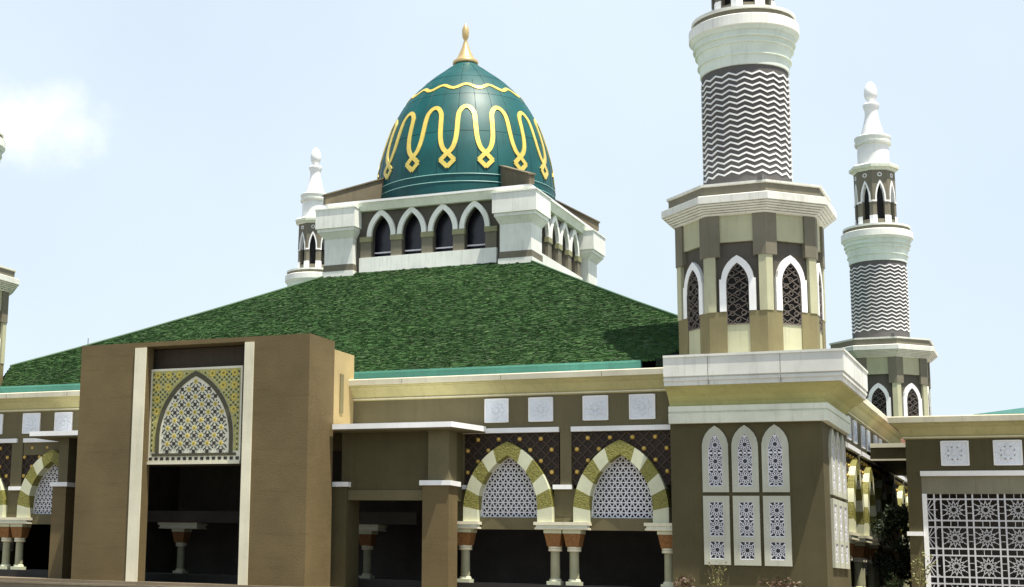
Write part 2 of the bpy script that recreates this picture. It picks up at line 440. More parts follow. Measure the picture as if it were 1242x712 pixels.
    b=MB(); b.box(-.44,.44,-.11,.05,10.3,11.74,M['palecream']); pn2=b.build('base_panel',t,(0,-(ap-.12),0))
    w=MB()
    inn=arch_poly(0,.44,11.74,13.35,14.2)
    arch_ring(w,0,.44,.63,12.25,13.35,14.2,13.5,14.5,-.17,.02,[M['white']],n=10)
    w.box(-.70,-.44,-.176,.02,12.25,13.55,M['white']); w.box(.44,.70,-.176,.02,12.25,13.55,M['white'])
    w.prism(inn,-.06,.0,M['black'])
    sc=M['screenbrown']
    for q in range(len(inn)): w.bar(inn[q],inn[(q+1)%len(inn)],.05,-.145,-.06,sc)
    for i in range(-8,12):
        z=11.3+.36*i
        for s_ in (1,-1):
            c_=clip((-.5,z),(.5,z+s_*.62),inn)
            if c_: w.bar(c_[0],c_[1],.026,-.135,-.09,sc)
    for i in range(9):
        cz=11.9+.27*i; cxx=0
        for cxx in ((-.22,.22) if i%2 else (0,-.44,.44)):
            pr=[(cxx+.10*math.cos(PI*j/3),cz+.10*math.sin(PI*j/3)) for j in range(6)]
            for j in range(6):
                c_=clip(pr[j],pr[(j+1)%6],inn)
                if c_: w.bar(c_[0],c_[1],.024,-.133,-.09,sc)
    wn=w.build('arched_window',t,(0,-(ap-.12),0))
    for k in range(1,8):
        a=k*PI/4
        for src in (pn,pn2,wn):
            o=src.copy(); COL.objects.link(o); o.parent=t
            o.location=((ap-.12)*math.sin(a),-(ap-.12)*math.cos(a),0); o.rotation_euler=(0,0,a)
    b=MB(); g=M['greycream']; st=[(2.6,16.1),(3.02,16.15)]
    r=3.05
    for i in range(5):
        st+=[(r,16.16+.08*i),(r+.06,16.215+.08*i),(r-.05,16.218+.08*i),(r-.05,16.238+.08*i)]; r+=.10
    st+=[(3.5,16.56),(3.55,16.58),(3.55,16.86),(3.46,16.90),(3.2,16.92),(2.8,16.92)]
    b.lathe(st,8,g,rot=O8,smooth=False)
    b.build('octagonal_cornice',t)
    b=MB(); b.lathe([(3.25,16.9),(3.25,17.30)],8,M['taupe'],rot=O8); b.lathe([(3.24,17.29),(3.33,17.31),(3.33,17.40),(1.0,17.42)],8,g,rot=O8,smooth=False,cap=False)
    b.build('parapet',t)
    # shaft with raised zigzag bands
    b=MB(); b.lathe([(1.76,17.3),(1.745,22.75)],64,M['taupe_shaft'])
    sh=b.build('shaft',t)
    z=MB(); per=18; sub=6; wv=.070; amp=.064; r0=1.755; r1=1.785
    for k in range(18):
        zc=18.14+.246*k
        vs=[]; n=per*2*sub
        for i in range(n):
            a=2*PI*i/n; ph=(i%(2*sub))/sub; tri=(1-ph) if ph<1 else (ph-1)
            zz=zc+amp*(2*tri-1)
            for rr,dz in ((r0,-wv/2),(r1,-wv/2),(r1,wv/2),(r0,wv/2)): vs.append((rr*math.cos(a),rr*math.sin(a),zz+dz))
        fs=[]
        for i in range(n):
            j=(i+1)%n
            for q in range(3): fs.append((i*4+q,j*4+q,j*4+q+1,i*4+q+1))
        z.add(vs,fs,M['white'])
    z.build('zigzag_bands',sh)
    b=MB(); G=M['sage']
    b.lathe([(1.7,22.68),(1.80,22.7),(1.83,23.12),(1.91,23.13),(1.91,23.17),(1.84,23.20),(1.92,23.60),(2.0,23.61),(2.0,23.65),(1.93,23.68),(1.97,23.84),(2.08,23.86),(2.08,23.9),(2.0,23.93),(2.05,24.10),(2.1,24.12),(2.17,24.25),(2.2,24.28)],72,G,cap=False,smooth=False); b.lathe([(2.2,24.28),(2.24,24.30),(2.24,24.72),(2.18,24.76),(1.6,24.77)],72,M['offwhite'],cap=False,smooth=False)
    b.build('balcony_ring',t)
    b=MB(); b.lathe([(2.04,24.7),(2.06,25.0)],64,M['taupe']); b.lathe([(2.06,24.99),(2.12,25.01),(2.12,25.12),(0,25.14)],64,M['offwhite'],cap=False,smooth=False)
    b.build('balcony_parapet',t)
    # lantern storey
    ap2=1.20; rv2=ap2/math.cos(PI/8); fw2=rv2*math.sin(PI/8)
    b=MB(); b.lathe([(rv2-.32,25.1),(rv2-.32,28.9)],8,M['black'],rot=0)
    ls=b.build('lantern_storey',t)
    f=MB()
    wall_with_arch(f,-fw2,fw2,25.12,28.95,0,.25,26.95,28.02,-.0,.30,M['taupe'])
    f.box(-.25,.25,.02,.28,25.12,25.6,M['taupe'])
    arch_ring(f,0,.25,.34,26.85,26.95,28.02,27.0,28.24,-.04,.28,[M['white']],n=10)
    f.box(-fw2-.01,-.25,-.05,.1,26.75,26.86,M['white']); f.box(.25,fw2+.01,-.05,.1,26.75,26.86,M['white'])
    f.box(-fw2-.01,-.25,-.03,.1,25.12,25.84,M['white']); f.box(.25,fw2+.01,-.03,.1,25.12,25.84,M['white'])
    pr=[(.12*math.cos(2*PI*i/14),28.6+.12*math.sin(2*PI*i/14)) for i in range(14)]
    for i in range(14): f.bar(pr[i],pr[(i+1)%14],.055,-.03,.02,M['white'])
    ff=f.build('lantern_face',t)
    for k in range(8):
        a=PI/8+k*PI/4
        o=ff if k==0 else ff.copy()
        if k: COL.objects.link(o); o.parent=t
        o.location=(ap2*math.sin(a),-ap2*math.cos(a),0); o.rotation_euler=(0,0,a)
    b=MB(); b.lathe([(1.1,28.9),(1.32,28.92),(1.42,29.08),(1.58,29.1),(1.60,29.3),(1.42,29.42),(1.0,29.5)],8,M['ledge'],rot=0,smooth=False); b.build('lantern_cornice',t)
    b=MB(); W=M['white']
    b.lathe([(1.0,29.45),(1.0,30.86)],48,W,cap=False)
    b.lathe([(.95,30.84),(1.14,30.86),(1.17,31.0),(1.10,31.02),(1.12,31.2),(1.16,31.28),(1.16,31.42),(1.0,31.5),(.72,31.52)],48,M['offwhite'],cap=False)
    b.lathe([(.74,31.5),(.68,31.85),(.56,32.3),(.46,32.75),(.42,33.05),(.42,33.25),(.46,33.45),(.53,33.62),(.53,33.75),(.45,33.84),(.2,33.87)],40,W)
    sp=b.build('spire',t)
    b=MB(); prof=[(.16,33.85),(.18,34.0)]
    for i in range(1,14):
        a=PI*i/14; prof.append((.42*math.sin(a)*(1+.12*math.cos(a)),34.66-.72*math.cos(a)))
    prof+=[(.01,35.4)]
    b.lathe(prof,32,W); b.build('finial_ball',sp)
    # small floodlight on the parapet
    b=MB(); b.box(.95,1.15,-2.95-.2,-2.95+.05,17.42,17.6,M['metal']); b.build('floodlight',t)
    return t
def rosette_clip(mb,cx,cz,hw,hh,y0,y1,w,mat,poly,n=12):
    r=min(hw,hh); rh=r*.40
    segs=[]
    pr=[(cx+rh*math.cos(2*PI*i/10),cz+rh*math.sin(2*PI*i/10)) for i in range(10)]
    ro=[(cx+r*.80*math.cos(2*PI*i/12),cz+r*.80*math.sin(2*PI*i/12)) for i in range(12)]
    for i in range(10): segs.append((pr[i],pr[(i+1)%10],w*.85))
    for i in range(12): segs.append((ro[i],ro[(i+1)%12],w*.6))
    for i in range(n):
        a=2*PI*(i+.5)/n
        segs.append(((cx+rh*math.cos(a),cz+rh*math.sin(a)),(cx+1.5*r*math.cos(a),cz+1.5*r*math.sin(a)),w*.8))
    segs.append(((cx-hw,cz-hh),(cx+hw,cz-hh),w*1.4)); segs.append(((cx-hw,cz+hh),(cx+hw,cz+hh),w*1.4))
    box_=[(cx-hw,cz-hh),(cx+hw,cz-hh),(cx+hw,cz+hh),(cx-hw,cz+hh)]
    for p,q,ww in segs:
        c=clip(p,q,box_)
        if c: c=clip(c[0],c[1],poly)
        if c: mb.bar(c[0],c[1],ww,y0,y1,mat)
M['palecream_panel']=pmat('pale_stone_frame',(0.46,0.47,0.39),.7,.05,1.5,.05,30,stain=.15)
M['taupe_shaft']=pmat('taupe_shaft_render',(0.105,0.1,0.098),.8,.08,1.0,.1,25,stain=.15)

# ------------------------------------------------------------------ arcade pieces
def make_arch(name='pointed_arch'):
    m=MB(); C_=M['ringcream']; G=M['goldstone']
    bd=[0,.15,.33,.49,.67,.83,1.0]
    arch_ring(m,0,1.30,1.93,3.93,4.5,6.66,4.38,7.24,-.22,.50,[C_,G],n=30,bounds=bd)
    return m
def make_screen():
    m=MB(); poly=arch_poly(0,1.298,4.13,4.5,6.655,14); W=M['lattice']
    s=.235; h=s*math.sqrt(3)/2; w=.048
    for i in range(0,20):
        z=4.13+i*h; c=clip((-2,z),(2,z),poly)
        if c: m.bar(c[0],c[1],w,.28,.33,W)
    for i in range(-30,40):
        x=i*s
        for sg in (1,-1):
            c=clip((x,4.13),(x+sg*2.6/math.sqrt(3),4.13+2.6),poly)
            if c: m.bar(c[0],c[1],w,.284,.334,W)
    for q in range(len(poly)): m.bar(poly[q],poly[(q+1)%len(poly)],.06,.27,.34,W)
    return m
def make_column():
    m=MB(); m.lathe([(.195,1.62),(.185,2.76)],24,M['column']); return m
def make_capital():
    m=MB(); m.lathe([(.19,2.74),(.28,2.76),(.28,2.84),(.25,2.86),(.28,2.88),(.28,2.94),(.2,2.95)],24,M['cream'])
    T=M['terracotta']
    a=[(-.26,-.26,2.945),(.26,-.26,2.945),(.26,.26,2.945),(-.26,.26,2.945)]; b=[(-.35,-.35,3.47),(.35,-.35,3.47),(.35,.35,3.47),(-.35,.35,3.47)]
    m.add(a+b,[(0,1,5,4),(1,2,6,5),(2,3,7,6),(3,0,4,7),(3,2,1,0),(4,5,6,7)],T)
    m.box(-.37,.37,-.37,.37,3.473,3.62,M['ringcream']); return m
def make_base():
    m=MB(); m.box(-.28,.28,-.28,.28,1.40,1.55,M['ringcream']); m.lathe([(.26,1.55),(.25,1.6),(.22,1.65),(.19,1.66)],20,M['ringcream']); return m
def stud_list(x0,x1,z0,z1,cx):
    out=[]
    r=0; z=z1-.28
    while z>z0:
        n=-8
        for k in range(-6,7):
            x=cx+.46+.92*k+(.46 if r%2 else 0)
            if x0+.1<x<x1-.1: out.append((x,z))
        z-=.46; r+=1
    return out
def make_spandrel(hw_l,hw_r):
    m=MB(); S=M['spandrel']; z0,z1=5.45,7.64
    # plate with the arch cut out (mean of ring), legs start above z0
    h=[p for p in arch_half(1.8,4.4,7.08,14)]
    hh=[(x,z) for x,z in h if z>z0]
    # x at z0
    for i in range(len(h)-1):
        if h[i][1]<=z0<=h[i+1][1]:
            k=(z0-h[i][1])/(h[i+1][1]-h[i][1]); xz=h[i][0]+(h[i+1][0]-h[i][0])*k
    Rr=[(hw_r,z0),(hw_r,z1),(0,z1)]+[(x,z) for x,z in hh[::-1]]+[(xz,z0)]
    Ll=[(-hw_l,z0),(-xz,z0)]+[(-x,z) for x,z in hh]+[(0,z1),(-hw_l,z1)]
    m.prism(Rr,.10,.35,S); m.prism(Ll,.10,.35,S)
    rect=[(-hw_l,z0),(hw_r,z0),(hw_r,z1),(-hw_l,z1)]
    for k in range(-14,15):
        for sg in (1,-1):
            zt=z1-.28; p=(.46*k+.0,zt); q1=(p[0]+4,p[1]-sg*4); q0=(p[0]-4,p[1]+sg*4)
            c=clip(q0,q1,rect)
            if not c: continue
            # drop what falls within the arch
            (ax,az),(bx,bz)=c; n=16; run=None
            for i in range(n):
                t0,t1=i/n,(i+1)/n; mx=ax+(bx-ax)*(t0+t1)/2; mz=az+(bz-az)*(t0+t1)/2
                w=0
                hx=1.9 if mz<4.8 else None
                ins=inside((mx,mz),arch_poly(0,1.75,3.9,4.4,6.98,8))
                if not ins: m.bar((ax+(bx-ax)*t0,az+(bz-az)*t0),(ax+(bx-ax)*t1,az+(bz-az)*t1),.05,.055,.10,pmat('spandrel_lattice_brown',(.060,.043,.028),.6,.1,3))
    return m
STUD=None
def place(src,parent,loc,rz=0):
    o=src.copy(); COL.objects.link(o); o.parent=parent; o.location=loc; o.rotation_euler=(0,0,rz)
    for ch in list(src.children):
        c=ch.copy(); COL.objects.link(c); c.parent=o
    return o

# ------------------------------------------------------------------ the mosque hall
CX,CY=-32.4,84.3
mosque=empty('mosque',(CX,CY,0),'large brown mosque hall with green shingled roof, teal dome and arcade of striped pointed arches','mosque')
def W(p): return off(mosque,p)
def world_mb_build(mb,name,parent=mosque):
    return mb.build(name,parent,off(parent,(0,0,0)) if parent.parent is None else (0,0,0))
# walls
FY=60.5; WX=-9.17
b=MB()
b.box(-50.1,-14.35,FY,FY+.5,7.70,9.9,M['wall'])
for x0,x1 in ((-19.03,-18.56),(-23.85,-23.23),(-47.22,-46.55)): b.box(x0,x1,FY,FY+.48,5.3,7.70,M['wall'])
for x0,x1 in ((-19.35,-18.3),(-23.85,-23.1),(-47.6,-46.1)): b.box(x0,x1,FY+.16,FY+.46,3.95,5.298,M['wall'])
b.box(-46.5,-23.9,FY+.02,FY+.45,7.0,7.70,M['wall'])
fw_=world_mb_build(b,'front_wall')
b=MB(); b.box(WX-.5,WX,66.25,102.4,7.70,9.9,M['wall'])
for k in range(8):
    yc=69.63+4.75*k
    b.box(WX-.48,WX,yc-.24,yc+.24,5.3,7.70,M['wall']); b.box(WX-.46,WX-.16,yc-.5,yc+.5,3.95,5.298,M['wall'])
world_mb_build(b,'side_wall')
# remaining outer walls and ceiling, so daylight enters only by the arches
b=MB(); b.box(-55.5,-9.3,107.4,107.9,1,9.9,M['wall']); b.box(-55.7,-55.2,66.4,102,1,9.9,M['wall'])
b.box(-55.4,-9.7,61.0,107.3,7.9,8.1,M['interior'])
world_mb_build(b,'rear_wall')
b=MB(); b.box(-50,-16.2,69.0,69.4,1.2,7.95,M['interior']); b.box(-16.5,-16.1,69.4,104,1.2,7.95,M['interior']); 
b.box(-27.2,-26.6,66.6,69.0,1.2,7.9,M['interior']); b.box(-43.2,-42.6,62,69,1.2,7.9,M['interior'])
world_mb_build(b,'inner_wall')
b=MB(); b.box(-50,-16.5,61.3,69,1.402,1.43,M['interior']); world_mb_build(b,'inner_floor')
# floor beam line behind screens
for (x0,x1) in ((-50.1,-46.4),(-46.4,-41.5),(-23.9,-14.4)):
    pass
def wbox(name,*a):
    q=MB(); q.box(*a); return world_mb_build(q,name)
wbox('lintel_beam',-50.1,-42.0,FY+.12,FY+.42,3.62,4.12,M['wall']); wbox('lintel_beam',-24.2,-14.4,FY+.12,FY+.42,3.62,4.12,M['wall'])
b=MB(); b.box(WX-.42,WX-.12,66.3,102.4,3.62,4.12,M['wall']); world_mb_build(b,'lintel_beam')
# cornice
Cc=M['cream']; K=M['cove']
prof=[(-.3,9.16,K),(.02,9.16,K),(.02,9.20,Cc),(.09,9.20,Cc),(.10,9.25,K),(.05,9.27,K),(.12,9.36,K),(.28,9.60,K),(.42,9.70,K),(.42,9.73,K),(.47,9.76,K),(.47,9.80,Cc),(.58,9.80,Cc),(.60,10.02,Cc),(.58,10.06,Cc),(-.3,10.06,Cc)]
b=MB(); profile_run(b,prof,[(-50.1,FY),(-14.5,FY)])
for x in (-47.3,-43.6,-25.9,-21.4,-17.1): b.box(x,x+.02,FY-.603,FY-.5,9.82,10.01,pmat('sealant_joint',(.20,.195,.16),.8,.1,4))
world_mb_build(b,'front_cornice')
b=MB(); profile_run(b,prof,[(WX,66.0),(WX,102.4)]); world_mb_build(b,'side_cornice')
# white ledges
Wt=M['white']
def add_ledge(x0,x1):
    b=MB(); b.box(x0,x1,FY-.12,FY+.1,7.62,7.82,Wt); world_mb_build(b,'ledge')
add_ledge(-23.4,-19.06); add_ledge(-18.54,-14.42); add_ledge(-50.05,-46.86); add_ledge(-46.46,-42.3)
for k in range(7):
    y=69.63+4.75*k
    b=MB(); b.box(WX-.1,WX+.12,(y+.28) ,y+4.75-.28,7.62,7.82,Wt); world_mb_build(b,'ledge')
b=MB(); b.box(WX-.1,WX+.12,66.35,69.35,7.62,7.82,Wt); world_mb_build(b,'ledge')
for x0,x1 in ((-19.33,-18.55),(-23.8,-23.1),(-47.25,-46.45)):
    b=MB(); b.box(x0,x1,FY-.08,FY+.2,5.27,5.45,Wt); world_mb_build(b,'pier_ledge')
# relief panels
def make_relief():
    b=MB(); b.box(-.47,.47,-.05,.02,-.46,.46,M['bluewhite'])
    for s in (1,-1): b.box(s*.5-.03,s*.5+.03,-.07,.02,-.5,.5,Wt); b.box(-.47,.47,-.07,.02,s*.48-.03,s*.48+.03,Wt)
    for i in range(8):
        a=PI*i/4; star(b,.24*math.cos(a),.24*math.sin(a),.15,.06,4,-.075,-.04,M['bluewhite'],rot=a)
    star(b,0,0,.16,.08,8,-.08,-.04,M['bluewhite'])
    return b
rel=make_relief().build('relief_panel',mosque,W((-21.77,FY,8.57)))
for x in (-19.84,-17.52,-15.6,-44.12,-46.07,-48.38): place(rel,mosque,W((x,FY,8.57)))
for k in range(7):
    yc=72.0+4.75*k
    for d in (-.97,.97): place(rel,mosque,W((WX,yc+d,8.57)),PI/2)
for y in (67.6,): place(rel,mosque,W((WX,y,8.57)),PI/2)
# bays
stud=MB(); stud.lathe([(.0,0)]+[(.095*math.sin(a),-.095*math.cos(a)+.0) for a in [0.3,.6,.9,1.2,1.5708,1.9,2.3,2.8]],12,M['stud'],cap=False)
studme=stud.build('gold_stud',None); bpy.data.objects.remove(studme,do_unlink=False) if False else None
# (the first stud is re-used below as the prototype)
bays=[('F',-21.25),('F',-16.5),('F',-44.6),('F',-49.35)]+[('S',72.0+4.75*k) for k in range(7)]
proto={}
nst=0
for kind,c in bays:
    if kind=='F': loc=W((c,FY,0)); rz=0
    else: loc=W((WX,c,0)); rz=PI/2
    if 'arch' not in proto:
        proto['arch']=make_arch().build('pointed_arch',mosque,loc,rz)
        proto['screen']=make_screen().build('lattice_screen',mosque,loc,rz)
        proto['sp']=make_spandrel(2.1,2.15).build('spandrel_panel',mosque,loc,rz)
        s0=studme; s0.parent=proto['sp']; first=True
        for i,(x,z) in enumerate(stud_list(-2.05,2.1,5.45,7.64,0)):
            if inside((x,z),arch_poly(0,1.88,3.9,4.38,7.12,8)): continue
            o=s0 if first else s0.copy()
            if not first: COL.objects.link(o); o.parent=proto['sp']
            first=False
            o.location=(x,.07,z)
    else:
        place(proto['arch'],mosque,loc,rz); place(proto['screen'],mosque,loc,rz)
        place(proto['sp'],mosque,loc,rz)
# columns and slabs
def slab():
    b=MB(); 
    b.box(-1.12,1.12,-.42,.55,3.625,3.70,Cc); b.box(-1.07,1.07,-.37,.5,3.70,3.80,M['ledge']); b.box(-1.15,1.15,-.45,.55,3.80,3.925,Cc); return b
first=None
def pier(loc_fn,rz,halfs=(-.40,.40)):
    global first
    for d in halfs:
        loc=loc_fn(d)
        if first is None:
            first=make_column().build('column',mosque,loc,rz); make_capital().build('capital',first); make_base().build('column_base',first)
        else: place(first,mosque,loc,rz)
slab0=None
def put_slab(loc,rz):
    global slab0
    if slab0 is None: slab0=slab().build('impost_slab',mosque,loc,rz)
    else: place(slab0,mosque,loc,rz)
for c in (-18.92,-23.62,-46.95):
    pier(lambda d:W((c+d,FY+.18,0)),0); put_slab(W((c,FY+.1,0)),0)
pier(lambda d:W((-14.68,FY+.18,0)),0,(0,)); 
b=MB(); b.box(-15.5,-13.95,FY-.32,FY-.01,3.625,3.70,Cc); b.box(-15.45,-14.0,FY-.27,FY-.01,3.70,3.80,M['ledge']); b.box(-15.53,-13.92,FY-.35,FY-.01,3.80,3.925,Cc)
b.box(-15.5,-14.42,FY-.01,FY+.65,3.625,3.925,Cc); world_mb_build(b,'impost_slab')
for k in range(7):
    y=69.63+4.75*k; pier(lambda d:W((WX-.18,y+d,0)),PI/2); put_slab(W((WX-.1,y,0)),PI/2)
# second row of columns within the hall
for c,hv in ((-30.4,(-.4,.4)),(-40.25,(0,)),(-35.5,(0,))):
    pier(lambda d:W((c+d,65.6,0)),0,hv); put_slab(W((c,65.6,0)),0)
b=MB(); b.box(-42,-27.3,65.05,65.4,3.93,4.5,M['interior']); world_mb_build(b,'inner_beam')

# roof: four shingled slopes, notched at the corner towers
def zroof(d): # height at distance d from the centre
    t=(d-6.0)/(22.3-6.0); return 18.84-8.17*t-.28*math.sin(PI*t)*.6
OUT=[]
Nn=17.0
def lim(q): return max(q,0) if q<=19 else 19-(q-19)*.606
def make_slope():
    me_v=[]; me_f=[]; tones=[]; mats=[]
    rnd=random.Random(3)
    row=.165; d=22.32; slope_len=math.sqrt(1+(8.17/16.3)**2)
    dd=row/slope_len
    while d>6.0:
        d2=d-dd*1.25
        hl=lim(d)-.02; h2=lim(d2)
        x=-hl-rnd.uniform(0,.3)
        za=zroof(d); zb=zroof(d2)
        while x<hl:
            w=rnd.choice((.09,.12,.15,.2,.26)); xa=max(x,-hl); xb=min(x+w-.012,hl)
            if xb>xa+.02:
                lift=.03+rnd.uniform(0,.055); dj=rnd.choice((0,0,.03,-.035,.06))
                xa2=max(min(xa,h2),-h2); xb2=max(min(xb,h2),-h2)
                o=len(me_v)
                yb=-(d+dj)
                me_v+= [(xa,yb,zroof(d+dj)+lift),(xb,yb,zroof(d+dj)+lift),(xb2,-d2,zb+.012),(xa2,-d2,zb+.012),(xa,yb,zroof(d+dj)-.02),(xb,yb,zroof(d+dj)-.02)]
                me_f+= [(o,o+1,o+2,o+3),(o+4,o+5,o+1,o)]
                t=min(1,max(0,rnd.gauss(.53,.145))); tones+=[t,t*.8]; mats+=[0,0]
            x+=w
        d-=dd
    # underlay
    o=len(me_v)
    ds=[22.3,20.6,19,16.5,14,11,8.5,6.0]
    for q in ds:
        h=lim(q); me_v+=[(-h,-q,zroof(q)-.03),(h,-q,zroof(q)-.03)]
    for i in range(len(ds)-1):
        me_f.append((o+2*i,o+2*i+1,o+2*i+3,o+2*i+2)); tones.append(0); mats.append(1)
    # eave return to the wall head and notch cheeks
    o=len(me_v); me_v+=[(-Nn,-22.3,zroof(22.3)-.03),(-19,-19,zroof(19)-.03),(-19,-19,9.9),(-Nn,-22.3,9.9),(Nn,-22.3,zroof(22.3)-.03),(19,-19,zroof(19)-.03),(19,-19,9.9),(Nn,-22.3,9.9)]
    me_f+=[(o,o+1,o+2,o+3),(o+4,o+7,o+6,o+5)]; tones+=[0,0]; mats+=[1,1]
    me=bpy.data.meshes.new('roof_slope'); me.from_pydata(me_v,[],me_f)
    me.materials.append(M['shingle']); me.materials.append(M['roofdark'])
    me.polygons.foreach_set('material_index',mats)
    at=me.attributes.new('tone','FLOAT','FACE'); at.data.foreach_set('value',tones)
    return me
sm_=make_slope()
for k in range(4):
    o=bpy.data.objects.new('roof_slope',sm_); COL.objects.link(o); o.parent=mosque; o.rotation_euler=(0,0,k*PI/2)
    # gutter and fascia on each eave
    b=MB(); T=M['teal']
    b.box(-Nn-.02,Nn-.6,-22.42,-22.2,10.26,10.60,T); b.box(-Nn-.02,Nn-.18,-22.52,-22.2,10.02,10.28,T); b.box(-Nn-.02,Nn-.6,-22.46,-22.2,10.58,10.67,T)
    g=b.build('eave_fascia',mosque,(0,0,0),k*PI/2)
    b=MB(); pts=[]
    for q in (19,16.5,14,11,8.5,6.3): pts.append((q,-q,zroof(q)+.05))
    b.tube(pts,.07,pmat('hip_cap_green',(.045,.10,.045),.7,.2,4),5); b.build('hip_ridge',mosque,(0,0,0),k*PI/2)
# flat roof deck between eaves and cornice
b=MB(); b.box(-50.0,-14.5,60.3,62.4,9.86,9.98,M['greycream']); b.box(-11.6,-9.0,66.3,102.3,9.86,9.98,M['greycream']); world_mb_build(b,'roof_gutter_deck')

# lantern (square drum) below the dome
def face_drum():
    b=MB(); D=M['dkgrey']; y=-5.8
    cs=(-2.87,-.957,.957,2.87); e=[-3.84,-1.914,0,1.914,3.84]
    for i,c in enumerate(cs): wall_with_arch(b,e[i],e[i+1],19.7,22.6,c,.60,21.0,22.2,y,y+.35,D)
    b.box(-5.8,-3.84,y,y+.35,18.2,22.6,D); b.box(3.84,5.8,y,y+.35,18.2,22.6,D)
    return b
wl=None
for k in range(4):
    if wl is None: wl=face_drum().build('drum_wall',mosque,(0,0,0),0)
    else: place(wl,mosque,(0,0,0),k*PI/2)
b=MB(); b.box(-5.2,5.2,-5.2,5.2,18.2,22.6,M['glass']); b.build('drum_core',mosque)
def drum_arch():
    b=MB(); arch_ring(b,0,.62,.90,20.97,21.0,22.2,21.0,22.55,-.20,.30,[M['offwhite']],n=12); return b
def drum_pier():
    b=MB(); b.box(-.37,.37,-.20,.05,20.66,20.965,M['capolive']); b.box(-.33,.33,-.15,.04,19.72,20.655,M['taupe']); return b
M['capolive']=pmat('olive_capital',(0.27,0.27,0.15),.7,.1,2)
def drum_sill():
    b=MB(); b.box(-4.2,4.2,-.24,.05,18.35,19.72,M['offwhite']); 
    for c in (-2.87,-.957,.957,2.87): b.box(c-.6,c+.6,.30,.36,20.02,20.10,M['lattice'])
    return b
def drum_block():
    # corner block, local origin at the drum corner (+x,-y corner), outward +x and -y
    b=MB(); S=M['offwhite']
    def ring(i,o,z0,z1,mat): b.box(i,o,-o,-i,z0,z1,mat)
    ring(4.2,6.75,21.5,22.62,S); ring(4.16,6.80,22.62,22.70,S)
    a0,a1=4.28,6.66
    b.box(a0,a1,-a1,-a0,21.3,21.498,S)
    # cove
    lo=(4.5,6.32); hi=(4.30,6.62)
    vs=[(lo[0],-lo[1],20.9),(lo[1],-lo[1],20.9),(lo[1],-lo[0],20.9),(lo[0],-lo[0],20.9),(hi[0],-hi[1],21.298),(hi[1],-hi[1],21.298),(hi[1],-hi[0],21.298),(hi[0],-hi[0],21.298)]
    b.add(vs,[(0,1,5,4),(1,2,6,5),(2,3,7,6),(3,0,4,7),(4,5,6,7),(3,2,1,0)],S)
    b.box(4.5,6.32,-6.32,-4.5,18.2,20.9,S)
    b.box(4.46,6.36,-6.36,-4.46,18.98,19.36,M['taupe']); b.box(4.42,6.40,-6.40,-4.42,18.2,18.97,S)
    return b
def drum_wedge():
    # sloping rib on the diagonal from the corner towards the dome
    b=MB(); n=Vector((1,1)).normalized()*.16
    P=[(6.38,23.08),(6.38,23.58),(3.1,25.30),(3.1,23.08)]
    vs=[(q+n.x,-q+n.y,z) for q,z in P]+[(q-n.x,-q-n.y,z) for q,z in P]
    b.add(vs,[(0,1,2,3),(7,6,5,4),(0,4,5,1),(1,5,6,2),(2,6,7,3),(3,7,4,0)],M['wedge'])
    n=Vector((1,1)).normalized()*.24
    P=[(6.42,23.56),(6.42,23.64),(3.1,25.38),(3.1,25.30)]
    vs=[(q+n.x,-q+n.y,z) for q,z in P]+[(q-n.x,-q-n.y,z) for q,z in P]
    b.add(vs,[(0,1,2,3),(7,6,5,4),(0,4,5,1),(1,5,6,2),(2,6,7,3),(3,7,4,0)],M['wedge'])
    return b
protos=[]
for k in range(4):
    rz=k*PI/2; c,s=math.cos(rz),math.sin(rz)
    rot=lambda x,y:(x*c-y*s,x*s+y*c,0)
    for j,cc in enumerate((-2.87,-.957,.957,2.87)):
        if k==0 and j==0: A=drum_arch().build('drum_arch',mosque,rot(cc,-5.8),rz)
        else: place(A,mosque,rot(cc,-5.8),rz)
    for j,cc in enumerate((-3.84,-1.914,0,1.914,3.84)):
        if k==0 and j==0: B=drum_pier().build('drum_pier',mosque,rot(cc,-5.8),rz)
        else: place(B,mosque,rot(cc,-5.8),rz)
    if k==0:
        C1=drum_sill().build('drum_sill',mosque,rot(0,-5.8),rz); C2=drum_block().build('corner_block',mosque); C3=drum_wedge().build('corner_rib',mosque)
    else:
        place(C1,mosque,rot(0,-5.8),rz); place(C2,mosque,(0,0,0),rz); place(C3,mosque,(0,0,0),rz)
b=MB(); E_=M['ledge']
pr=[(-1.5,22.50,E_),(.30,22.50,E_),(.46,22.95,M['white']),(.52,22.95,M['white']),(.52,23.08,M['roofdark']),(-1.5,23.10,E_)]
profile_run(b,pr,[(-5.8,-5.8),(5.8,-5.8),(5.8,5.8),(-5.8,5.8)],closed=True)
b.box(-5.6,5.6,-5.6,5.6,22.9,23.095,M['roofdark'])
b.build('drum_eave',mosque)

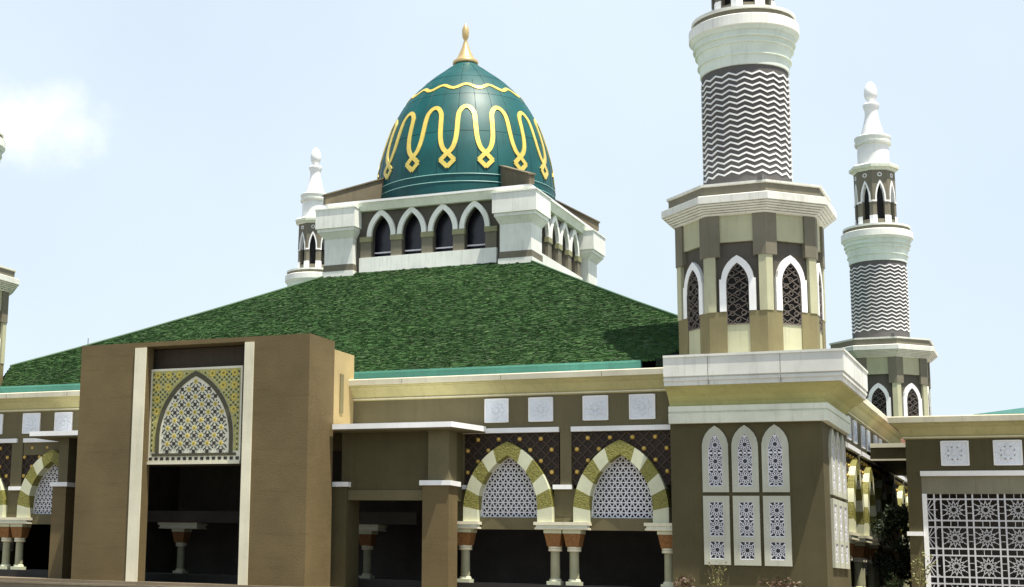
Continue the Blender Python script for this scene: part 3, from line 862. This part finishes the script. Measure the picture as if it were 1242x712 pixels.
# dome
M['seamdark']=pmat('dome_seam_dark',(.002,.030,.032),.6,.1,3)
M['joint']=pmat('sealant_joint',(.16,.155,.13),.8,.1,4)
DP=[(5.46,23.0),(5.46,23.95),(5.40,23.97),(5.42,24.42),(5.36,24.44),(5.33,25.0),(5.28,25.6),(5.17,26.3),(5.0,27.0),(4.79,27.7),(4.55,28.35),(4.27,29.0),(3.92,29.65),(3.5,30.25),(3.0,30.82),(2.5,31.32),(2.05,31.72),(1.6,32.05),(1.15,32.40),(.8,32.68),(.68,32.80)]
def dr(z):
    P=DP[4:]
    for i in range(len(P)-1):
        if P[i][1]<=z<=P[i+1][1]:
            k=(z-P[i][1])/(P[i+1][1]-P[i][1]); return P[i][0]+(P[i+1][0]-P[i][0])*k
    return P[-1][0]
def smooth_prof(P,k=3):
    out=[]
    for i in range(len(P)-1):
        p0=P[max(i-1,0)];p1=P[i];p2=P[i+1];p3=P[min(i+2,len(P)-1)]
        for j in range(k):
            t=j/k
            f=lambda a,b_,c_,d_: .5*((2*b_)+(-a+c_)*t+(2*a-5*b_+4*c_-d_)*t*t+(-a+3*b_-3*c_+d_)*t**3)
            out.append((f(p0[0],p1[0],p2[0],p3[0]),f(p0[1],p1[1],p2[1],p3[1])))
    out.append(P[-1]); return out
b=MB(); b.lathe(DP[:2],96,M['dome'],cap=False); b.lathe([DP[1],DP[2]],96,M['domelight'],cap=False,smooth=False); b.lathe(DP[2:4],96,M['dome'],cap=False); b.lathe(DP[3:5],96,M['domelight'],cap=False,smooth=False)
b.lathe(smooth_prof(DP[4:]),96,M['dome'],cap=False)
dome=b.build('dome',mosque)
b=MB()
for i in range(28):   # thin standing seams of the dome sheets
    a=2*PI*(i+.25)/28
    pts=[]
    for z in [24.5+.4*j for j in range(21)]:
        if i%2 and z>31: break
        r=dr(z)+.004; pts.append((r*math.cos(a),r*math.sin(a),z))
    b.tube(pts,.015,M['seamdark'],4)
for z in (27.15,29.75,31.3):
    r=dr(z)+.004; b.tube([(r*math.cos(2*PI*i/96),r*math.sin(2*PI*i/96),z) for i in range(97)],.013,M['seamdark'],4)
b.build('dome_seams',dome)
for z,r in ((23.97,5.465),(24.43,5.425)):
    b=MB(); b.tube([(r*math.cos(2*PI*i/96),r*math.sin(2*PI*i/96),z) for i in range(97)],.028,pmat('base_ring_light',(.22,.42,.40),.4,.06,3),5); b.build('base_ring',dome)
M_=0
def ribbon(mb,fn,ts,w,mat,lift=.05,closed=False):
    # fn(t)->(theta,z)
    P=[]
    for t in ts:
        th,z=fn(t); r=dr(z); P.append(Vector((r*math.cos(th),r*math.sin(th),z)))
    n=len(P); vs=[]
    for i in range(n):
        a=P[(i-1)%n] if closed else P[max(i-1,0)]; c=P[(i+1)%n] if closed else P[min(i+1,n-1)]
        tg=(c-a).normalized(); th=math.atan2(P[i].y,P[i].x)
        dz=.05; rr=(dr(P[i].z+dz)-dr(P[i].z-dz))/(2*dz)
        nm=Vector((math.cos(th),math.sin(th),-rr)).normalized(); sd=tg.cross(nm).normalized()*(w/2)
        vs+=[P[i]-sd-nm*.03,P[i]-sd+nm*lift,P[i]+sd+nm*lift,P[i]+sd-nm*.03]
    fs=[]
    for i in range(n if closed else n-1):
        j=(i+1)%n
        for q in range(3): fs.append((i*4+q,j*4+q,j*4+q+1,i*4+q+1))
    mb.add(vs,fs,mat)
NP=15; PH=-R(68)+R(12)
shape=[(.0,.5),(.04,.44),(.10,.375),(.20,.32),(.34,.282),(.52,.262),(.72,.25),(.85,.225),(.94,.155),(.985,.08),(1.0,0)]
zb_,zt_=25.72,28.76
b=MB()
for k in range(NP):
    base=PH+2*PI*(k+.5)/NP
    pts=[(v,-w) for v,w in shape]+[(v,w) for v,w in shape[-2::-1]]
    seq=[(base+w*2*PI/NP, zb_+(zt_-zb_)*v) for v,w in pts]
    fine=[]
    sp=smooth_prof(seq,4)
    ribbon(b,lambda t:sp[t],range(len(sp)),.27,M['gold'])
    dth=PH+2*PI*k/NP; h=.42; wdt=.40/dr(25.3)
    ds=[(dth,25.30+h),(dth+wdt,25.30),(dth,25.30-h),(dth-wdt,25.30)]
    dd=[]
    for q in range(4):
        A_,B_=ds[q],ds[(q+1)%4]
        ribbon(b,lambda t:(A_[0]+(B_[0]-A_[0])*t,A_[1]+(B_[1]-A_[1])*t),[-.06,.25,.5,.75,1.06],.25,M['gold'],.052+.003*q)
b.build('gold_loop_band',dome)
b=MB(); n=NP*8
ribbon(b,lambda i:(PH+PI/NP+2*PI*i/n,30.32+.15*math.cos(2*PI*i/8)*(1+.0*i)),range(n),.24,M['gold'],.05,True)
b.build('gold_wave_band',dome)
b=MB(); b.lathe([(.5,32.7),(.70,32.78),(.78,32.84),(.80,32.95),(.76,33.03),(.62,33.10),(.50,33.30),(.38,33.55),(.27,33.82),(.17,34.12),(.10,34.38),(.12,34.44),(.19,34.58),(.225,34.85),(.21,35.1),(.13,35.33),(.05,35.46),(.01,35.5)],28,M['finial'])
b.build('finial',dome)
b=MB(); b.tube([(6.3,-2.0,23.05),(6.3,-2.0,23.9)],.02,M['metal'],5); b.build('lightning_rod',mosque)

# ------------------------------------------------------------------ minarets
mlabels=['nearest and largest minaret, on the square corner tower with latticed windows',
 'slim distant minaret with white spire showing whole behind the wing at the right',
 'white topped minaret half hidden behind the left corner of the dome base',
 'minaret cut off by the left edge of the photo, only its cornices showing']
mpos=[(-11.72,63.1),(-11.35,105.5),(-53.35,105.5),(-53.7,63.1)]
m0=make_minaret(mlabels[0]); m0.location=(*mpos[0],0)
for k in (1,2,3):
    m=copy_tree(m0); m['label']=mlabels[k]; m.location=(*mpos[k],0)

# ------------------------------------------------------------------ entrance portal
PX0,PX1,PY0,PY1=-40.04,-28.41,56.0,58.4
portal=empty('entrance_portal',(-34.2,57,0),'huge brown rectangular entrance portal with tall dark doorway under a patterned arch panel','portal')
Pm=M['portal']; oW=lambda p:off(portal,p)
b=MB()
b.zprism([(PX0,PY0),(-36.5,PY0),(-36.5,PY0+.55),(-37.9,PY0+.55),(-37.9,PY1),(PX0,PY1)],.7,11.34,Pm); b.zprism([(-31.52,PY0),(PX1,PY0),(PX1,PY1),(-30.3,PY1),(-30.3,PY0+.55),(-31.52,PY0+.55)],.7,11.34,Pm); b.box(PX0,PX1,PY0,PY1,11.34,11.54,Pm)
b.build('portal_frame',portal,oW((0,0,0)))
b=MB(); b.box(PX0+.3,PX1-.02,PY1,60.45,7.75,11.2,M['yellow']); b.box(PX1-.05,PX1+.03,59.0,59.32,8.5,10.2,M['tan']); b.build('rear_block',portal,oW((0,0,0)))
b=MB(); b.box(-37.8,-30.4,56.9,58.35,10.2,11.3,pmat('shaded_recess_brown',(.060,.047,.034),.8,.1,1,.1,25,stain=.2)); b.box(-37.8,-30.4,56.75,58.35,6.2,10.199,M['interior']); b.build('lintel_wall',portal,oW((0,0,0)))  # upper lintel brown is darkened, the recess shadow is put into its colour
for x0,x1 in ((-37.10,-36.52),(-31.50,-31.06)):
    b=MB(); b.box(x0,x1,PY0-.06,PY0+.02,.7,11.30,M['cream']); b.build('pilaster_strip',portal,oW((0,0,0)))
# mosaic panel, local origin at its centre foot
mo=MB(); y=0
hw=2.33; zt=4.17
mo.box(-hw,hw,y-.0,.30,0,zt,M['moswht'])
mp_=mo.build('mosaic_panel',portal,oW((-34.17,56.42,6.20)))
spn=MB()
z0_,x0_=.50,hw-.09
h=arch_half(1.98,1.1,4.03,14)
Rr=[(x0_,z0_),(x0_,zt-.1),(0.0,zt-.1),(0,4.03)]+[(x,z) for x,z in h[-2::-1]]+[(1.98,z0_)]
spn.prism(Rr,-.012,0,M['mosgrd']); spn.prism([(-x,z) for x,z in Rr],-.012,0,M['mosgrd'])
AO=arch_poly(0,2.02,.2,1.1,4.08,14)
for i in range(-4,5):
    for j in range(0,7):
        cx_=i*.56+.28; cz_=.70+j*.53
        if abs(cx_)<hw-.15 and cz_<zt-.2 and not inside((cx_,cz_),AO,-.05):
            star(spn,cx_,cz_,.20,.12,8,-.030,-.005,M['mosyel'])
            disc(spn,cx_,cz_,.055,-.036,-.005,M['goldstone'],8)
for i in range(-19,20):
    for j in range(0,34):
        cx_=i*.12; cz_=.56+j*.112
        if abs(cx_)>hw-.14 or cz_>zt-.15 or inside((cx_,cz_),AO,-.05): continue
        ix=round((cx_-.28)/.56)*.56+.28; jz=.70+round((cz_-.70)/.53)*.53
        if math.hypot(cx_-ix,cz_-jz)<.17: continue
        if (i+j)%2==0: disc(spn,cx_,cz_,.048,-.024,-.005,M['mosgrn'],6,rot=.5*i)
        else: disc(spn,cx_,cz_,.026,-.024,-.005,M['moswht'],4)
spn.build('spandrel_tiles',mp_)
an=MB(); arch_ring(an,0,1.78,1.95,.42,1.08,3.80,1.1,4.02,-.05,0,[M['mosedge']],n=16)
an.box(-2.12,2.12,-.06,0,.30,.42,M['mosedge']); an.build('arch_border',mp_)
il=MB(); IN=arch_poly(0,1.72,.46,1.08,3.70,14)
for i in range(-7,8):
    for j in range(0,12):
        cx_=i*.34; cz_=.50+j*.34
        if (i+j)%2==0:
            if inside((cx_,cz_),IN,.03): il.box(cx_-.075,cx_+.075,-.026,-.0,cz_-.075,cz_+.075,M['mosblk'])
            for q in range(4):
                a=PI/4+q*PI/2; px_,pz_=cx_+.155*math.cos(a),cz_+.155*math.sin(a)
                if inside((px_,pz_),IN,.04): disc(il,px_,pz_,.047,-.02,0,M['mosblk'],4,rot=0)
        else:
            if inside((cx_,cz_),IN,.05):
                star(il,cx_,cz_,.125,.07,8,-.018,0,M['mosyel']); disc(il,cx_,cz_,.038,-.026,0,M['goldstone'],8)
            for q in range(8):
                a=PI/8+q*PI/4; px_,pz_=cx_+.175*math.cos(a),cz_+.175*math.sin(a)
                if inside((px_,pz_),IN,.04): disc(il,px_,pz_,.038,-.02,0,M['mosgrn'],4,rot=a)
il.build('arch_tiles',mp_)
dn=MB()
for i in range(16):
    x=-2.2+i*.293; dn.box(x-.075,x+.075,-.03,0,.12,.25,M['mosblk'])
dn.box(-hw-.02,hw+.02,-.09,.0,-.06,.06,M['cream']); dn.build('dentil_band',mp_)
b=MB(); b.tube([(-40.0,56.4,11.5),(-40.0,56.4,11.95)],.02,M['metal'],5); b.build('lightning_rod',portal,oW((0,0,0)))

# ------------------------------------------------------------------ side porches
def porch(label,cx_,canopy,walls,beam,pillar,cap):
    t=empty('side_porch',(cx_,59,0),label,'porch','flat roofed porches beside the portal')
    o_=off(t,(0,0,0))
    b=MB(); b.zprism(canopy,7.68,7.90,M['white']); cn=b.build('canopy',t,o_)
    b=MB(); q=[(cx_+(x-cx_)*.985,y+.06 if y<60 else y) for x,y in canopy]; b.zprism(q,7.62,7.678,M['wall']); b.build('soffit',cn)
    for w_ in walls:
        b=MB(); b.box(*w_,M['tower']); b.build('porch_wall',t,o_)
    if beam: b=MB(); b.box(*beam,M['wall']); b.build('porch_beam',t,o_)
    x0,x1,y0,y1=pillar
    b=MB(); b.box(x0,x1,y0,y1,.8,5.36,M['portal']); b.box(x0+.2,x1-.04,y0+.1,y1,5.36,7.62,M['wall']); pl=b.build('pillar',t,o_)
    b=MB(); b.box(x0-.11,x1+.11,y0-.1,y1+.1,5.33,5.53,M['white']); b.build('pillar_cap',pl)
    return t
pr_=porch('porch right of the portal with white canopy edge and one brown pillar before the arches',-25.5,
  [(-28.26,58.0),(-22.82,58.0),(-22.2,60.36),(-28.26,60.36)],
  [(-28.3,-23.25,59.1,59.4,5.16,7.62),(-23.6,-23.25,59.4,60.3,4.75,7.62)],
  (-28.3,-23.25,59.05,59.42,4.74,5.16),(-24.33,-23.17,58.6,59.6),None)
b=MB(); b.box(-28.75,-27.95,58.9,60.2,.8,5.30,M['tower']); ip=b.build('inner_pier',pr_,off(pr_,(0,0,0)))
b=MB(); b.box(-28.8,-27.85,58.8,60.25,5.30,5.5,M['white']); b.build('pier_cap',ip)
pl_=porch('narrow porch left of the portal with white canopy edge and one brown pillar',-42.5,
  [(-44.27,58.0),(-39.9,58.0),(-39.9,60.36),(-44.27,60.36)],
  [],None,(-43.2,-42.42,58.6,59.6),None)

# ------------------------------------------------------------------ annex at the right
AY=67.5
annex=empty('annex_building',(0,72,0),'low brown annex at the right with big white star lattice screen and cream cornice','building')
oa=off(annex,(0,0,0))
b=MB(); b.box(-6.5,9,AY,AY+.5,6.3,8.4,M['tower']); b.box(-6.5,-5.96,AY,AY+.5,.9,6.3,M['tower'])
b.box(-5.96,9,AY+.04,AY+.45,5.47,6.3,M['annexpanel'] if 'annexpanel' in M else pmat('annex_sage_panel',(.22,.215,.155),.8,.1,1,.1,25,stain=.3))
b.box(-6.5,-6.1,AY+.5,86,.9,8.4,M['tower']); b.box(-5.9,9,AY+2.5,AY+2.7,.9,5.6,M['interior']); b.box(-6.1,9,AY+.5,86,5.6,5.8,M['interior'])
b.build('wall',annex,oa)
b=MB(); pf=[(o,z-1.45,m_) for o,z,m_ in prof]
profile_run(b,pf,[(-6.5,86),(-6.5,AY),(9,AY)]); b.zprism([(-6.4,AY+.1),(9,AY+.1),(9,86),(-6.4,86)],8.3,8.55,M['greycream']); b.build('cornice',annex,oa)
b=MB(); b.box(-5.98,9,AY-.14,AY+.1,6.19,6.39,Wt); b.build('ledge',annex,oa)
b=MB(); b.box(-6.58,-5.97,AY-.10,AY+.1,3.76,3.93,Wt); b.build('pier_ledge',annex,oa)
for i in range(5):
    o=rel.copy(); COL.objects.link(o); o.parent=annex; o.location=off(annex,(-4.64+1.95*i,AY,7.11))
b=MB(); b.box(-5.955,-5.78,AY-.02,AY+.2,.9,5.47,Wt); b.build('grille_post',annex,oa)
g=MB(); L_=pmat('grille_white',(.56,.57,.60),.6,.05,2)
y0,y1=AY+.08,AY+.13
for i in range(-1,12):
    cx_=-4.80+1.18*i
    for d in (-.465,.465):
        if cx_+d>-5.8: g.box(cx_+d-.03,cx_+d+.03,y0-.012,y1+.01,.9,5.47,L_)
for j in range(-1,5):
    cz_=4.825-1.13*j
    for d in (-.43,.43):
        if cz_+d<5.45: g.box(-5.78,9,y0-.008,y1+.006,cz_+d-.03,cz_+d+.03,L_)
    if 0<=j<4:
        for i in range(-1,12):
            cx_=-4.80+1.18*i
            if cx_<-5.8:
                for p,q in (((-5.62,cz_-.43),(-5.78,cz_-.1)),((-5.4,cz_-.43),(-5.78,cz_)),((-5.4,cz_+.43),(-5.78,cz_)),((-5.62,cz_+.43),(-5.78,cz_+.1)),((-5.4,cz_),(-5.78,cz_))): g.bar(p,q,.028,y0,y1,L_)
                continue
            rosette(g,cx_,cz_,.435,.40,y0,y1,.028,L_,12,.2,frame=False)
            for d in (-.13,.13):
                g.box(cx_+d-.012,cx_+d+.012,y0,y1,cz_+.46,cz_+.67,L_); g.box(cx_+.49,cx_+.69,y0,y1,cz_+d-.012,cz_+d+.012,L_)
g.build('lattice_grille',annex,oa)
b=MB(); T=M['teal']
b.add([(-4.6,80,9.98),(9,80,9.98),(9,90,9.98),(-4.6,90,9.98),(5,85,11.7),(9,85,11.7)],[(0,1,5,4),(1,2,5),(2,3,4,5),(3,0,4),(0,3,2,1)],pmat('dark_teal_roof',(.045,.15,.13),.6,.1,1,stain=.25))
b.box(-4.4,9,80.2,85.9,8.5,9.97,M['tower']); b.build('teal_roof',annex,oa)

# connecting passage roof between wing and annex
con=empty('covered_passage',(-7.8,80,0),'flat cream edged roof bridging the arcade wing and the low annex','passage')
b=MB(); b.box(-9.03,-6.52,77.5,88.6,7.62,8.30,M['tower']); b.build('beam',con,off(con,(0,0,0)))
b=MB(); b.box(-9.03,-6.52,77.36,77.6,8.22,8.42,M['cream']); b.box(-9.03,-6.52,77.42,77.6,7.6,7.68,M['cream']); b.build('edge_moulding',con,off(con,(0,0,0)))
b=MB(); b.box(-7.75,-6.9,78.4,85,8.30,8.72,M['pink']); b.build('tile_capping',con,off(con,(0,0,0)))
b=MB(); b.box(-9.0,-6.52,97,97.4,.9,8.0,M['interior']); b.box(-6.5,-6.1,86,97.4,.9,8.0,M['tower']); b.build('added_end_wall',con,off(con,(0,0,0)))  # first box is an added dark wall, blocks the bright view through the passage

# ------------------------------------------------------------------ ground
def structure(name,mb): return tag(mb.build(name),kind='structure')
b=MB(); b.add([(-3000,-3000,0),(3000,-3000,0),(3000,3000,0),(-3000,3000,0)],[(0,1,2,3)],M['ground']); structure('ground',b)
b=MB(); b.box(-60,14,54.6,112,-.2,.92,M['plinth']); b.box(-58,12,55.4,111,.92,1.06,M['plinth']); structure('terrace',b)
b=MB(); b.box(-56,-9.1,60.25,108.2,1.06,1.40,pmat('dark_granite_floor',(.022,.020,.018),.5,.2,3)); structure('arcade_floor',b)
fw=empty('planter_wall',(-45,54,0),'low stone planter wall along the terrace at lower left','wall')
b=MB(); b.box(-60,-34.4,53.75,54.05,0,.86,M['plinth']); b.build('wall_body',fw,off(fw,(0,0,0)))
b=MB(); b.box(-60.05,-34.35,53.7,54.1,.86,.94,M['plinth']); b.build('coping',fw,off(fw,(0,0,0)))

# ------------------------------------------------------------------ planting
def shrub(name,label,x,y,h,rad,nst,nleaf,lm,seed,lsize=.09,cat='shrub',group='shrubs in front of the mosque',z=0):
    r=random.Random(seed)
    t=empty(name,(x,y,z),label,cat,group)
    b=MB(); tips=[]
    for i in range(nst):
        a=r.uniform(0,2*PI); R_=r.uniform(.2,1)*rad; hh=h*r.uniform(.7,1)
        pts=[(0,0,0)]; 
        for j in range(1,6):
            k=j/5; pts.append((R_*math.cos(a)*k**1.3+r.uniform(-.05,.05),R_*math.sin(a)*k**1.3+r.uniform(-.05,.05),hh*k))
        b.tube(pts,[.018,.016,.013,.010,.007,.004],M['twig'],4); tips.append(pts)
    b.build('stem',t)
    l=MB()
    for i in range(nleaf):
        P=r.choice(tips); k=r.uniform(.45,1)*5; j=min(4,int(k)); f=k-j
        p=Vector(P[j]).lerp(Vector(P[j+1]),f)+Vector((r.gauss(0,.09),r.gauss(0,.09),r.gauss(0,.07)))
        d=Vector((r.gauss(0,1),r.gauss(0,1),r.gauss(.2,.7))).normalized(); s=d.cross(Vector((r.gauss(0,1),r.gauss(0,1),r.gauss(0,1)))).normalized()
        L=lsize*r.uniform(.6,1.4); w_=L*.3
        l.add([p,p+d*L*.5+s*w_,p+d*L,p+d*L*.5-s*w_],[(0,1,2,3)],lm)
    l.build('leaves',t)
    return t
def tree(label,x,y,z,h,rad,seed,lm,n=5200,ls=.2):
    r=random.Random(seed)
    t=empty('tree',(x,y,z),label,'tree')
    b=MB(); b.tube([(0,0,0),(.05,0,h*.3),(-.03,.05,h*.6),(0,0,h*.92)],[.16,.12,.08,.02],M['bark'],8)
    cl=[]
    for i in range(22):
        a=r.uniform(0,2*PI); zz=h*r.uniform(.25,.95); k=math.sqrt(max(0,1-((zz/h-.58)/.5)**2)); R_=rad*k*r.uniform(.35,.95)
        c=Vector((R_*math.cos(a),R_*math.sin(a),zz)); cl.append((c,rad*r.uniform(.22,.42)))
        b.tube([(0,0,zz*.6),tuple(c*.5+Vector((0,0,zz*.35))),tuple(c)],[.05,.03,.01],M['bark'],5)
    b.build('trunk',t)
    l=MB()
    for i in range(n):
        c,s=r.choice(cl); v=Vector((r.gauss(0,1),r.gauss(0,1),r.gauss(0,1))).normalized()*s*r.uniform(.5,1.1)
        p=c+v; d=Vector((r.gauss(0,1),r.gauss(0,1),r.gauss(0,1))).normalized(); q=d.cross(Vector((r.gauss(0,1),r.gauss(0,1),r.gauss(0,1)))).normalized()
        L=ls*r.uniform(.5,1.2); l.add([p,p+d*L*.5+q*L*.25,p+d*L,p+d*L*.5-q*L*.25],[(0,1,2,3)],lm)
    l.build('crown',t)
tree('dark bushy tree filling the shaded passage between wing and annex',-7.9,76.0,1.05,4.3,1.15,5,M['leaf_dark'])
shrub('shrub','thin yellow green shrub before the left latticed window of the corner tower',-12.4,58.6,1.5,.45,9,90,M['leaf_yel'],11,z=1.0)
shrub('shrub','low reddish shrub at the right foot of the corner tower',-9.9,58.4,.85,.9,14,380,M['leaf_red'],12,z=1.0,lsize=.12)
shrub('shrub','small reddish shrub beside the last column by the corner tower',-13.7,58.6,.95,.4,9,130,M['leaf_red'],13,z=1.0,lsize=.12)
shrub('shrub','airy yellow green shrub before the pier of the annex screen',-6.0,64.5,2.2,.8,6,110,M['leaf_yel'],14,z=.9,lsize=.12)
shrub('shrub','small dark green bush at the mouth of the passage by the annex',-7.2,68.0,1.3,.5,10,200,M['leaf_green'],16,z=1.0,lsize=.14)

# ------------------------------------------------------------------ sky, sun, camera
w=bpy.data.worlds.new('World'); scene.world=w; w.use_nodes=True
nt=w.node_tree; N=nt.nodes; L=nt.links; bg=N['Background']
sky=N.new('ShaderNodeTexSky'); sky.sky_type='NISHITA'; sky.sun_disc=False
S=Vector((.285,-.125,.95)).normalized()
elev=math.asin(S.z)
sky.sun_elevation=elev; sky.sun_rotation=math.atan2(S.x,S.y)
sky.air_density=1.0; sky.dust_density=2.2; sky.ozone_density=1.2; sky.altitude=0
tc=N.new('ShaderNodeTexCoord')
# soft cloud low at the left
cd=Vector((-.597,.750,.276)).normalized()
nz=N.new('ShaderNodeTexNoise'); nz.inputs['Scale'].default_value=22; nz.inputs['Detail'].default_value=8; nz.inputs['Roughness'].default_value=.6
L.new(tc.outputs['Generated'],nz.inputs['Vector'])
e1=Vector((cd.y,-cd.x,0)).normalized(); e2=e1.cross(cd)*1.0
def cdot(v,k):
    d=N.new('ShaderNodeVectorMath'); d.operation='DOT_PRODUCT'; d.inputs[1].default_value=v/k; L.new(rel_.outputs['Vector'],d.inputs[0]); return d.outputs['Value']
rel_=N.new('ShaderNodeVectorMath'); rel_.operation='SUBTRACT'; rel_.inputs[1].default_value=cd; L.new(tc.outputs['Generated'],rel_.inputs[0])
cx_n=N.new('ShaderNodeCombineXYZ'); L.new(cdot(e1,.060),cx_n.inputs[0]); L.new(cdot(e2,.030),cx_n.inputs[1])
# only the half of the sky in front of the viewpoint
L.new(cdot(cd,.3),cx_n.inputs[2])
ln=N.new('ShaderNodeVectorMath'); ln.operation='LENGTH'; L.new(cx_n.outputs[0],ln.inputs[0])
inv=N.new('ShaderNodeMath'); inv.operation='SUBTRACT'; inv.inputs[0].default_value=.30; L.new(ln.outputs['Value'],inv.inputs[1])
nzm=N.new('ShaderNodeMath'); nzm.operation='MULTIPLY_ADD'; nzm.inputs[1].default_value=1.7; L.new(nz.outputs['Fac'],nzm.inputs[0]); L.new(inv.outputs[0],nzm.inputs[2])
cl=N.new('ShaderNodeMapRange'); cl.interpolation_type='SMOOTHSTEP'; cl.inputs['From Min'].default_value=.0; cl.inputs['From Max'].default_value=1.25; L.new(nzm.outputs[0],cl.inputs['Value'])
thin=N.new('ShaderNodeTexNoise'); thin.inputs['Scale'].default_value=2.2; thin.inputs['Detail'].default_value=7
L.new(tc.outputs['Generated'],thin.inputs['Vector'])
tr=N.new('ShaderNodeMapRange'); tr.inputs['From Min'].default_value=.35; tr.inputs['From Max'].default_value=.75; tr.inputs['To Min'].default_value=.62; tr.inputs['To Max'].default_value=.78
L.new(thin.outputs['Fac'],tr.inputs['Value'])
HAZE=(6.9,7.8,8.45,1)
sx=N.new('ShaderNodeSeparateXYZ'); L.new(tc.outputs['Generated'],sx.inputs[0])
er=N.new('ShaderNodeMapRange'); er.inputs['From Min'].default_value=.40; er.inputs['From Max'].default_value=.75; er.inputs['To Min'].default_value=1; er.inputs['To Max'].default_value=.05
L.new(sx.outputs['Z'],er.inputs['Value'])
hz=N.new('ShaderNodeMath'); hz.operation='MULTIPLY'; L.new(tr.outputs['Result'],hz.inputs[0]); L.new(er.outputs['Result'],hz.inputs[1])
m1=N.new('ShaderNodeMix'); m1.data_type='RGBA'; L.new(hz.outputs[0],m1.inputs['Factor']); L.new(sky.outputs['Color'],m1.inputs['A']); m1.inputs['B'].default_value=HAZE
m2=N.new('ShaderNodeMix'); m2.data_type='RGBA'; cs_=N.new('ShaderNodeMath'); cs_.operation='MULTIPLY'; cs_.inputs[1].default_value=.62; L.new(cl.outputs[0],cs_.inputs[0]); L.new(cs_.outputs[0],m2.inputs['Factor']); L.new(m1.outputs['Result'],m2.inputs['A']); m2.inputs['B'].default_value=(10.2,10.2,10.2,1)
L.new(m2.outputs['Result'],bg.inputs['Color']); bg.inputs['Strength'].default_value=.088
sd=bpy.data.lights.new('sun','SUN'); sd.energy=5.0; sd.angle=R(.5); sd.color=(1,.93,.80)
so=bpy.data.objects.new('sun',sd); COL.objects.link(so); so.rotation_euler=(-S).to_track_quat('-Z','Y').to_euler(); so.location=(0,0,60)

cam=bpy.data.cameras.new('camera'); co=bpy.data.objects.new('camera',cam); COL.objects.link(co)
yaw,pitch,roll=0.49229244,0.17286886,0.0262454
fwd=Vector((-math.sin(yaw)*math.cos(pitch),math.cos(yaw)*math.cos(pitch),math.sin(pitch)))
rt=Vector((math.cos(yaw),math.sin(yaw),0)); up=rt.cross(fwd)
c,s=math.cos(roll),math.sin(roll); r2=rt*c+up*s; u2=-rt*s+up*c
mt=Matrix((r2,u2,-fwd)).transposed().to_4x4(); mt.translation=Vector((0,0,1.7)); co.matrix_world=mt
cam.sensor_width=36; cam.sensor_fit='HORIZONTAL'; cam.lens=36*1834.46562/1242
cam.shift_x=(621-335.49471)/1242; cam.shift_y=(371.19148-356)/1242*1.0
cam.clip_end=5000; cam.clip_start=.1
scene.camera=co
scene.view_settings.view_transform='Standard'; scene.view_settings.look='None'; scene.view_settings.gamma=1
scene.view_settings.exposure=.72; scene.view_settings.use_curve_mapping=False
